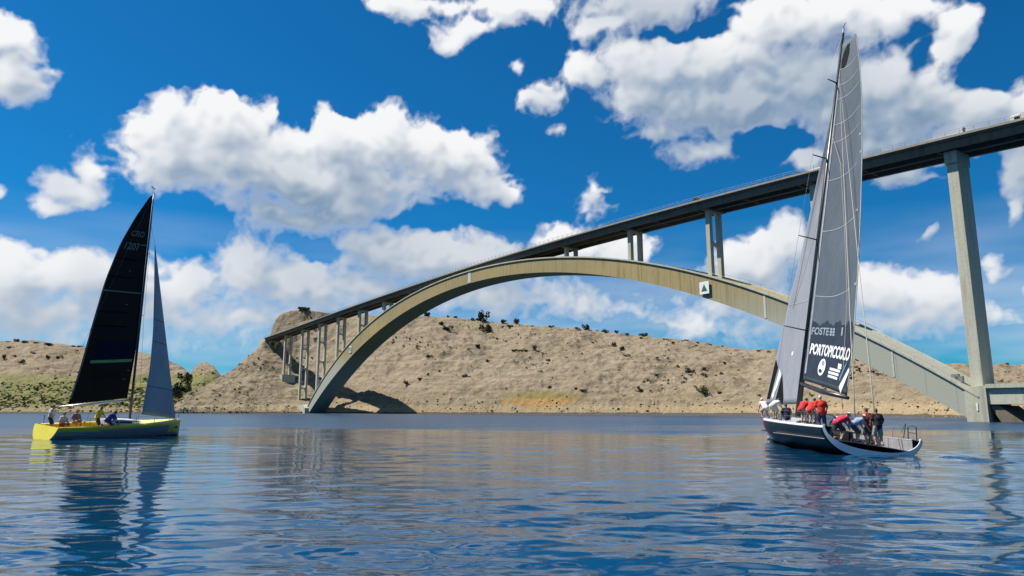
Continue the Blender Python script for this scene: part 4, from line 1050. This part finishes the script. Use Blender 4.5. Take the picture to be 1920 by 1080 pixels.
# mast and boom
headw = at(1581, 62, 42.9); footw = at(1499.5, 748, 43.0)
mt = loc_of(ry, [headw])[0]; mf = loc_of(ry, [footw])[0]
dirm = (mt-mf)/np.linalg.norm(mt-mf); mf = mf-dirm*((mf[2]-shR(.56))/dirm[2])
mast = MB().tube([mf, mf*.5+mt*.5, mt], [.17, .15, .085], 12).build('mast', CARBON, ry, True)
MB().tube([mt, mt+[-.1, 0, .7]], .014, 4).tube([mt+[-.5, 0, .5], mt+[.1, 0, .5]], .016, 4).build('wind_vane', DARK, mast)
MB().tube([mt+[0, 0, .02], mt+[.0, 0, .3]], .05, 6).build('masthead_light', WHITE, mast)
clw = at(1588, 742, 37.3); gw = at(1503, 716, 42.7)
goose = loc_of(ry, [gw])[0]; clewl = loc_of(ry, [clw])[0]
MB().tube([goose-[0, 0, .1], goose*.5+clewl*.5-[0, 0, .2], clewl-[.15, 0, .12]], [.12, .15, .10], 10).build('boom', CARBON, ry, True)
GRM = sailcloth('graphite_sail', (.082, .106, .132), (.105, .128, .154)); GRJ = sailcloth('pale_graphite_jib', (.24, .255, .295), (.28, .295, .33))
toR = lambda p: wpt(ry, p)
mpos = lambda k: toR(mf*(1-k)+mt*k+np.array([-.17, 0, 0]))
luffR = [gw+np.array([.05, -.1, .1])]+[mpos(k) for k in (.2, .4, .6, .8, .965)]
leechR = [clw, at(1601, 640, 37.2), at(1609, 520, 37.6), at(1614.5, 400, 38.2), at(1617.5, 280, 39.1), at(1617, 180, 40.2), at(1612, 110, 41.2), at(1605, 62, 41.9)]
ms, msurf = sail_sheet(ry, luffR, leechR, GRM, 'mainsail', .05, (.95, .1, 0), 60, 18)
PW = mat('white_print', (.72, .73, .75), .6); PWD = mat('faded_print', (.25, .30, .35), .6); BAN = mat('navy_banner', (.012, .022, .040), .5, .2, 1.5); SEAM = mat('pale_seam', (.27, .30, .32), .7); BLP = mat('black_patch', (.008, .009, .011), .8, spec=.1)
patch(ry, ms, msurf, 'banner', BAN, .012, .160, .01, .985, .014, 16, 20, wob=lambda v: .006*math.sin(v*23)+.004*math.sin(v*61))
sail_text(ry, ms, msurf, 'PORTOPICCOLO', PW, .074, .104, .07, .96, .03, .035, .25)
sail_text(ry, ms, msurf, 'FOSTE', PWD, .128, .148, .06, .42, .03, .02, .1)
for k in range(3):
    for j in range(2): patch(ry, ms, msurf, 'emblem_square', PWD, .128+.007*k, .1335+.007*k, .44+.06*j, .485+.06*j, .03, 1, 1)
patch(ry, ms, msurf, 'emblem_mark', PWD, .130, .150, .70, .735, .03, 2, 1)
el_ = [(.046+.022*math.sin(a), .36+.075*math.cos(a)+.02*math.sin(a)) for a in np.linspace(0, 2*math.pi, 22)[:-1]]
on_sail(ry, ms, msurf, 'crest_oval', PW, el_, .03)
el_ = [(.057+.007*math.sin(a), .38+.028*math.cos(a)) for a in np.linspace(0, 2*math.pi, 14)[:-1]]
on_sail(ry, ms, msurf, 'crest_mark', PWD, el_, .045)
el_ = [(.036+.005*math.sin(a), .34+.035*math.cos(a)) for a in np.linspace(0, 2*math.pi, 14)[:-1]]
on_sail(ry, ms, msurf, 'crest_mark', BAN, el_, .045)
for k, (u0, u1, v0, v1) in enumerate(((.026, .032, .52, .74), (.035, .041, .52, .76), (.044, .050, .54, .78), (.052, .064, .72, .80))): patch(ry, ms, msurf, 'crest_bar', PW, u0, u1, v0, v1, .03, 1, 4)
on_sail(ry, ms, msurf, 'clew_patch', PW, [(.012, .80), (.060, .97), (.055, .995), (.0, .86)], .03)
on_sail(ry, ms, msurf, 'clew_panel', mat('blue_patch', (.10, .20, .30), .6), [(.025, .80), (.075, .93), (.06, .86), (.03, .78)], .026)
for u_ in (.235, .42, .57, .685, .74, .82, .865, .915): 
    uv = [(u_+.010*math.sin(math.pi*j/12)*-1+.008*j/12+d_, .03+.80*j/12*(1 if u_ < .6 else 1.1)) for d_ in (0, .0022) for j in range(13)]
    on_sail(ry, ms, msurf, 'batten_seam', SEAM, uv, .022, [(j, j+1, 14+j, 13+j) for j in range(12)])
bk = [(.945, .06), (.97, .16), (.985, .34), (.985, .52), (.955, .48), (.925, .34), (.912, .2), (.918, .08)]
on_sail(ry, ms, msurf, 'head_patch', BLP, bk, .02)
for u_, v_ in ((.44, .86), (.25, .93), (.655, .9), (.60, .93)): patch(ry, ms, msurf, 'number_patch', PWD, u_, u_+.007, v_, v_+.06, .03, 1, 2)
on_sail(ry, ms, msurf, 'leech_tape', SEAM, [(.02+.96*j/30, v_) for v_ in (.975, .998) for j in range(31)], .012, [(j, j+1, 32+j, 31+j) for j in range(30)])
on_sail(ry, ms, msurf, 'luff_tape', SEAM, [(.02+.90*j/30, v_) for v_ in (.02, .05) for j in range(31)], .02, [(j, j+1, 32+j, 31+j) for j in range(30)])
# jib on the forestay
tack = toR((LR-.35, 0, shR(1)+.12)); headj = toR(mf*.20+mt*.80+np.array([.35, 0, 0]))
luffJ = [at(1435, 759, 50.3), at(1471, 600, 48.8), at(1508, 450, 47.2), headj]
cj = at(1505, 757, 44.6)
leechJ = [cj, at(1513, 640, 45.0), at(1530, 480, 45.2), at(1552, 320, 44.6), headj+np.array([.02, -.1, 0])]
jo, jsurf = sail_sheet(ry, luffJ, leechJ, GRJ, 'jib', .035, (.9, .3, 0), 50, 14)
on_sail(ry, jo, jsurf, 'tack_patch', PW, [(.03, .12), (.125, .20), (.10, .28), (.02, .17)], .03)
on_sail(ry, jo, jsurf, 'tack_panel', BLP, [(.005, .24), (.105, .30), (.02, .46), (.0, .46)], .025)
on_sail(ry, jo, jsurf, 'tack_panel', BLP, [(.02, .01), (.16, .015), (.13, .13), (.02, .09)], .025)
patch(ry, jo, jsurf, 'number_patch', PW, .165, .178, .50, .56, .03, 1, 1)
patch(ry, jo, jsurf, 'seam_stripe', SEAM, .345, .349, .02, .98, .02, 1, 8)
# standing and running rigging
rig = MB(); rig.tube([(LR-.3, 0, shR(1)), mf*.20+mt*.80], .014, 4)
sps = [mf*(1-k)+mt*k for k in (.22, .445, .655, .86)]
wid = [1.55, 1.35, 1.1, .75]
for sg in (-1, 1):
    rig.tube([(mf[0]-.4, sg*2.15, shR(.55))]+[s_+[-.35, sg*w_, .05] for s_, w_ in zip(sps, wid)]+[mt], .009, 4)
rig.build('rigging', mat('wire_grey', (.12, .12, .13), .5, .1, 4), ry)
for s_, w_ in zip(sps, wid):
    for sg in (-1, 1): MB().tube([s_, s_+[-.35, sg*w_, .05]], [.05, .03], 6).build('spreader', CARBON, mast)
for px, py in ((1604, 815), (1644, 822)):                      # pale backstay falls with their tails
    b0 = at(px, py-4, 33.9); top = mpos(.88); rp = MB()
    rp.tube([loc_of(ry, [b0])[0], loc_of(ry, [b0+(top-b0)*.12])[0], loc_of(ry, [top])[0]], [.045, .030, .003], 6); rp.build('backstay_tail', ROPE, ry, True)
ln = MB(); ln.tube([loc_of(ry, [mpos(.72)])[0]]+[loc_of(ry, [msurf(np.array([u_]), np.array([v_]))[0]+np.array([-.25, -.05, 0])])[0] for u_, v_ in ((.6, .42), (.4, .66), (.22, .86), (.06, .93))], .014, 4); ln.build('reef_line', ROPE, ry)
# bowsprit, stern frames, stanchions
MB().tube([(LR-.4, 0, .62), (LR+1.9, 0, .58)], [.09, .05], 8).tube([(LR+.9, 0, .6), (LR+.9, 0, 1.0)], .02, 4).build('bowsprit', CARBON, ry, True)
for sg in (-1, 1):
    pr_ = [PR[i, 0 if sg > 0 else -1] for i in ((7, 14, 21, 28, 35, 42, 48) if sg > 0 else (10, 17, 24, 31, 38, 46))]
    for p in pr_: rail(ry, [p+[0, -sg*.05, 0], p+[0, -sg*.07, .62]], 'stanchion', .016)
    for h_ in (.6, .33): rail(ry, [p+[0, -sg*.07, h_] for p in pr_], 'lifeline', .007)
    p = PR[1, 0 if sg > 0 else -1]; q = PR[4, 0 if sg > 0 else -1]
    if sg < 0: rail(ry, [p+[.1, .05, 0], p+[.15, .1, .62], p+[.5, .12, .66], q+[.1, .1, .6], q+[.05, .06, 0]], 'pushpit', .025, CARBON); rail(ry, [p+[.12, .08, .33], q+[.08, .08, .33]], 'pushpit_rail', .02, CARBON)
    else: rail(ry, [p+[.6, -.05, 0], p+[.7, -.08, .45]], 'pushpit', .02, CARBON)
MB().tube([(1.2, -1.9, shR(.07)), (1.2, -1.95, 1.75)], .02, 5).tube([(1.2, -1.95, 1.75), (1.5, -1.9, 1.3)], .012, 4).build('antenna', CARBON, ry)

# ---- crews
def on_boat(root, px, py, lz):
    """point on a boat's plane z = lz (boat coordinates) seen in a direction"""
    mi = np.array(mtx(root).inverted()); o_ = mi[:3, :3]@np.array([0, 0, CH])+mi[:3, 3]; d_ = mi[:3, :3]@ray(px, py)
    k = (lz-o_[2])/d_[2]; return wpt(root, o_+d_*k)
def boat_pt(root, x, y, z): return wpt(root, (x, y, z))
def by_px(root, px, y, z):
    """deck point (given y, z in boat coordinates) whose direction has the photo column px"""
    best = min((abs(960+1315*wpt(root, (x, y, z))[0]/wpt(root, (x, y, z))[1]-px), x) for x in np.linspace(0, 18, 361))
    return wpt(root, (best[1], y, z))
yawR = math.atan2(hd[1], hd[0]); RED = (.62, .02, .02); WH = (.75, .75, .74); NV = (.012, .016, .045); GRY = (.33, .31, .29); KH = (.40, .34, .25)
CAPW = (.75, .74, .70)
crewR = [
 ('crew member in white shirt and white cap stooping at the bow of the navy yacht', by_px(ry, 1433, 1.35, shR(.75)), yawR+.2, 'stoop', WH, (.50, .46, .36), dict(cap=CAPW)),
 ('crew member in white bending over beside the white-capped one at the bow', by_px(ry, 1450, 1.45, shR(.7)), yawR-1.1, 'bend', WH, (.60, .57, .50), dict(hair=(.05, .04, .03))),
 ('dark-haired crew member in navy shirt sitting on the foredeck of the navy yacht', by_px(ry, 1474, 1.6, shR(.6)), yawR+.15, 'sit', NV, (.04, .04, .07), {}),
 ('crew member in red shirt nearest the mast of the navy yacht', by_px(ry, 1503, 1.7, shR(.5)), yawR-.9, 'stoop', (.55, .02, .02), KH, dict(hair=(.04, .03, .02))),
 ('crew member in red shirt bending between the mast and the grey-haired one', by_px(ry, 1519, 1.75, shR(.4)), yawR-.8, 'stoop', RED, KH, dict(hair=(.03, .02, .02))),
 ('grey-haired crew member in red shirt and jeans standing by the port rail', by_px(ry, 1538, 1.75, .80), yawR-.1, 'stand', (.60, .03, .015), (.03, .06, .12), dict(hair=(.45, .44, .42), trousers=True)),
 ('crew member in white hat and dark top crouching in the cockpit by the port rail', by_px(ry, 1555, 1.35, .49), yawR-1.0, 'crouch', (.03, .03, .035), (.5, .47, .42), dict(cap=CAPW)),
 ('crew member in pinkish red shirt bent double over a winch in the cockpit', by_px(ry, 1572, 1.15, .49), yawR-1.45, 'bend', (.62, .02, .06), (.05, .03, .035), dict(cap=CAPW)),
 ('crew member in pale blue shirt and white cap bent over in the cockpit', by_px(ry, 1600, .45, .49), yawR-1.5, 'bend', (.27, .34, .46), (.03, .05, .09), dict(cap=CAPW)),
 ('crew member in red shirt standing behind the one in black at the helm', by_px(ry, 1624, -.25, .49), yawR+.5, 'stand', (.45, .015, .015), (.05, .05, .08), dict(hair=(.05, .03, .02))),
 ('crew member in black shirt and grey shorts standing at the open stern', by_px(ry, 1643, -.35, .49), yawR+.1, 'stand', (.015, .015, .017), GRY, dict(hair=(.10, .06, .03))),
]
for lb, p, yw, pose, sh, lg, kw in crewR: person(lb, p, yw, pose, sh, lg, group='crew of the navy yacht', scale=1.0, **kw)
crewY = [
 ('crew member in white and dark vest standing at the stern of the yellow yacht', wpt(yy, (.75, .75, .5)), ya-.6, 'stand', (.55, .55, .56), (.03, .03, .06), {}),
 ('crew member in pale pink shirt sitting on the yellow yacht behind the wheel', wpt(yy, (1.25, .1, .5)), ya-1.2, 'bench', (.60, .50, .50), (.25, .03, .03), {}),
 ('crew member in grey shirt sitting in the middle of the yellow cockpit', wpt(yy, (2.5, .75, .62)), ya-1.5, 'bench', (.22, .19, .20), (.50, .18, .05), dict(hair=(.16, .09, .04))),
 ('crew member in bright yellow shirt and dark shorts bending in the cockpit', wpt(yy, (3.55, -.35, .55)), ya+.1, 'lean', (.78, .56, .02), (.03, .025, .02), dict(hair=(.30, .20, .08))),
 ('crew member in royal blue jacket leaning on the yellow yacht cabin', wpt(yy, (4.2, -.75, .62)), ya-.1, 'stoop', (.012, .05, .26), (.02, .03, .08), {}),
]
for lb, p, yw, pose, sh, lg, kw in crewY: person(lb, p, yw, pose, sh, lg, group='crew of the yellow yacht', scale=1.08, **kw)

# ------------------------------------------------------------------ vegetation and rocks
def leafmat(name, a, b):
    return mat(name, a, .75, 0, .8, col2=b, spec=.25)
LEAF = [leafmat('holm_oak_leaf', (.020, .035, .014), (.045, .062, .022)), leafmat('juniper_leaf', (.018, .028, .016), (.040, .052, .024)), leafmat('dry_broom_leaf', (.16, .16, .05), (.23, .21, .08)), leafmat('light_scrub_leaf', (.13, .15, .035), (.20, .205, .06))]
BARK = mat('scrub_bark', (.07, .055, .04), .9)
def crown_mesh(seed, flat, nleaf=420, lobes=7, size=.085):
    r = np.random.default_rng(seed); v = []; f = []
    C = r.normal(0, .27, (lobes, 3)); C[:, 2] = np.abs(C[:, 2])*.8+.42; rad = r.uniform(.20, .36, lobes)
    for k in range(nleaf):
        i = r.integers(lobes); d = r.normal(0, 1, 3); d /= np.linalg.norm(d); p = C[i]+d*rad[i]*r.uniform(.55, 1.08)
        if p[2] < .06: continue
        p[2] *= flat; n = r.normal(0, 1, 3); n /= np.linalg.norm(n); a = np.cross(n, [.3, .5, .8]); a /= np.linalg.norm(a); b = np.cross(n, a); s_ = size*r.uniform(.6, 1.5)
        k0 = len(v); v += [p-a*s_, p+b*s_*.7, p+a*s_, p-b*s_*.7]; f += [(k0, k0+1, k0+2, k0+3)]
    return v, f
CROWNS = []
for k in range(6):
    v, f = crown_mesh(20+k, (.8, .65, 1.1, .55, .9, .75)[k])
    me = bpy.data.meshes.new('crown'); me.from_pydata([tuple(p) for p in v], [], f); CROWNS.append(me)
TR = MB()
for k in range(5):
    a = k*1.3; TR.tube([(0, 0, -.3), (.04*math.cos(a), .04*math.sin(a), .2), (.25*math.cos(a), .25*math.sin(a), .6)], [.06, .045, .02], 5)
tro = TR.build('trunk', BARK); TRM = tro.data; bpy.data.objects.remove(tro)
crm = {}
def bush(h_, px, py, w, hh, leaf, label, group):
    p = h_.hit(px, py); Y = p[1]; sc = Y/1300.
    W_ = max(1.3, w*sc); H_ = max(1.0, hh*sc)
    root = empty('shrub', (p[0], p[1], p[2]-.25*min(H_, 3)*.4), (0, 0, rng.random()*6.28))
    i = rng.integers(6); key = (i, leaf)
    if key not in crm:
        me = CROWNS[i].copy(); me.materials.append(LEAF[leaf]); crm[key] = me
    c = linkobj('crown', crm[key], root); c.scale = (W_*.78, W_*.78, H_*.95); c.location.z = -.22*H_
    t_ = linkobj('trunk', TRM, root); t_.scale = (W_*.5, W_*.5, H_*.6)
    tag(root, label, 'shrub', group)
ORD = ['first','second','third','fourth','fifth','sixth','seventh','eighth','ninth','tenth','eleventh','twelfth','thirteenth','fourteenth','fifteenth','sixteenth','seventeenth','eighteenth','nineteenth','twentieth']
sky_b = [(800,592,14,14),(839,594,7,6),(853,595,8,7),(893,601,15,13),(905,603,20,24),(944,600,14,10),(967,606,12,15),(1033,613,9,8),(1078,617,10,6),(1099,619,14,13),(1118,620,5,5),(1133,622,15,9),(1153,624,11,6),(1174,627,15,6),(1205,630,22,11),(1249,637,10,7),(1306,644,6,5),(1422,658,9,5)]
for k, (x, y, w, h_) in enumerate(sky_b): bush(hill, x, y, w, h_, int(k % 2), 'dark evergreen shrub on the central hill skyline, %s from the arch' % ORD[k], 'shrubs on the central skyline')
slope_b = [((826,609,12,10),'shrub just below the skyline beside the arch soffit'),((836,618,18,15),'wide dark shrub a little below the skyline near the arch'),((912,624,20,18),'largest round dark shrub below the skyline clump'),((956,614,12,10),'dark shrub touching the skyline, below and left of a taller one'),((940,615,8,6),'small shrub between the two skyline clumps'),
 ((894,653,11,11),'lone dark shrub on the bare upper slope under the big clump'),((1002,656,7,12),'narrow upright shrub on the upper slope'),((962,659,10,7),'left shrub of the low row on the upper slope'),((972,658,12,8),'middle shrub of the low row on the upper slope'),((982,659,12,8),'right shrub of the low row on the upper slope'),
 ((805,671,10,8),'small shrub on the slope right of the arch foot'),((913,678,8,7),'small shrub halfway up the bare slope'),((1149,651,9,11),'uppermost of three dark shrubs in a slanting row'),((1163,656,12,11),'middle one of three dark shrubs in a slanting row'),((1172,668,11,11),'lowest of three dark shrubs in a slanting row'),
 ((1290,698,15,13),'big round dark shrub alone on the right-hand slope'),((1029,728,9,10),'dark shrub above the ochre shore patch'),((1077,731,8,7),'small dark shrub right of the ochre shore patch'),((1092,734,12,5),'low flat shrub right of the ochre shore patch'),((1197,736,10,12),'pointed dark shrub low on the slope, well right of the ochre patch'),
 ((870,706,12,9),'shrub among pale rocks low on the slope'),((827,697,7,5),'tiny shrub left of the pale rocks'),((763,721,10,8),'low shrub near the foot of the slope by the arch'),((788,710,12,5),'flat low shrub right of the arch foot'),((1299,726,8,8),'dark shrub beside the pale green broom'),((1343,738,8,6),'small shrub low on the slope left of the grey yacht'),((1317,694,9,8),'shrub just right of the big round one'),((1356,682,8,6),'small shrub high on the slope left of the jib'),((1200,636,6,5),'tiny shrub just below the long skyline shrub')]
for k, ((x, y, w, h_), lb) in enumerate(slope_b): bush(hill, x, y, w, h_, int(k % 2), lb, 'shrubs on the bare slope')
bush(hill, 1312, 738, 26, 22, 2, 'pale yellow-green broom bush on the right-hand slope', 'shrubs on the bare slope')
bush(knoll, 570, 582, 26, 11, 0, 'dark shrub on top of the rocky knoll above the bridge end', 'shrubs on the bare slope')
left_b = [(17,641,8,5),(30,640,11,6),(46,642,16,6),(69,644,11,5),(90,647,18,6),(145,650,14,6)]
for k, (x, y, w, h_) in enumerate(left_b): bush(hill2, x, y, w, h_, 1, 'low shrub on the far left skyline, %s from the left edge' % ORD[k], 'shrubs on the left skyline')
for (x, y, w, h_), lb in (((67,662,9,8),'brown shrub under the left skyline, left of the black sail'),((90,673,9,9),'middle of three shrubs on the far hill left of the sail'),((112,671,10,10),'shrub nearest the black sail on the far hill'),((46,680,14,12),'widest shrub on the far hill above the green scrub'),((11,673,8,10),'upright shrub on the far hill at the left edge'),((30,668,6,5),'small shrub on the far hill above the widest one')):
    bush(hill2, x, y, w, h_, 0, lb, 'shrubs on the far hill')
for (x, y, w, h_), lb in (((340,735,30,30),'dark green tree in the gully between the two hills'),((349,718,22,22),'dark green tree higher up the gully behind the small sail'),((330,742,22,26),'dark green tree at the gully mouth beside the small sail')):
    bush(hill2, x, y, w, h_, 0, lb, 'trees in the gully')
# scrub too small and too many to count, joined into one object per hill
def scatter_scrub(h_, name, n, lo, hi, smin_, smax, leaf, label, keep, seed, nl=16, tall=.8):
    r = np.random.default_rng(seed); V = []; Fq = []; k = 0
    base = [crown_mesh(70+q, .8, nl, 3, .24) for q in range(6)]
    tries = 0
    while k < n and tries < n*12:
        tries += 1
        p = h_.rnd(r, lo, hi)
        if not keep(p, r): continue
        k += 1; s_ = smin_+(smax-smin_)*r.random()**2; v, f = base[r.integers(6)]; o_ = len(V); a = r.random()*6.28; ca, sa = math.cos(a)*s_, math.sin(a)*s_
        V += [(p[0]+q[0]*ca-q[1]*sa, p[1]+q[0]*sa+q[1]*ca, p[2]-.1*s_+q[2]*s_*tall) for q in v]; Fq += [tuple(i+o_ for i in q) for q in f]
    o = mesh(name, V, Fq, LEAF[leaf]); tag(o, label, 'scrub', kind='stuff')
inview = lambda p: abs(p[0]/p[1]) < .80
clump = lambda p, s_, th_: fbm(np.array([p[0]*s_]), np.array([p[1]*s_]), 3)[0] > th_
scatter_scrub(hill, 'scrub', 330, .12, .98, .8, 2.4, 1, 'small dark scrub dotted over the bare karst slope', lambda p, r: inview(p) and clump(p, .03, .16), 5)
scatter_scrub(hill, 'dry_scrub', 330, .06, 1.0, .7, 2.0, 2, 'dry yellowish tufts dotted over the bare karst slope', lambda p, r: inview(p) and clump(p, .03, -.05), 6)
scatter_scrub(hill2, 'green_scrub', 1500, .03, .40, 1.6, 4.2, 3, 'light green scrub covering the lower left hillside', lambda p, r: inview(p) and r.random() < 1.2-p[2]/26, 7, tall=.45)
scatter_scrub(hill2, 'dark_scrub', 110, .03, .95, 1.2, 3.6, 1, 'dark scrub spotted over the left hillside', lambda p, r: inview(p) and clump(p, .03, .05), 8)
def scatter_rocks(h_, name, n, lo, hi, smin_, smax, m, label, seed, pw=3):
    r = np.random.default_rng(seed); V = []; Fq = []
    bm = bmesh.new(); bmesh.ops.create_icosphere(bm, subdivisions=1, radius=1); bv = np.array([q.co[:] for q in bm.verts]); bf = [tuple(q.index for q in p.verts) for p in bm.faces]; bm.free()
    for k in range(n):
        p = h_.rnd(r, lo, hi)
        if not inview(p): continue
        s_ = smin_+(smax-smin_)*r.random()**pw; q = bv*(1+r.uniform(-.35, .3, (len(bv), 1)))*np.array([1, r.uniform(.6, 1.1), r.uniform(.45, .8)])*s_
        a = r.random()*6.28; ca, sa = math.cos(a), math.sin(a); o_ = len(V)
        V += [(p[0]+x*ca-y*sa, p[1]+x*sa+y*ca, p[2]+z+.05*s_) for x, y, z in q]; Fq += [tuple(i+o_ for i in t_) for t_ in bf]
    o = mesh(name, V, Fq, m); tag(o, label, 'rocks', kind='stuff')
ROCK = mat('pale_limestone', (.27, .21, .14), .95, .3, .6, bump=.5, bscale=6); ROCK2 = mat('shore_limestone', (.30, .22, .125), .95, .25, .6, bump=.5, bscale=6)
scatter_rocks(hill, 'slope_rocks', 1100, .03, 1.0, .2, .95, ROCK, 'loose pale limestone rocks strewn over the bare slope', 15)
scatter_rocks(hill, 'shore_rocks', 1000, .0, .05, .2, .75, ROCK2, 'ochre limestone rocks lining the waterline of the central hill', 16, 2)
scatter_rocks(hill2, 'far_shore_rocks', 900, .0, .05, .3, 1.2, ROCK2, 'ochre rocks lining the far left waterline', 17, 2)
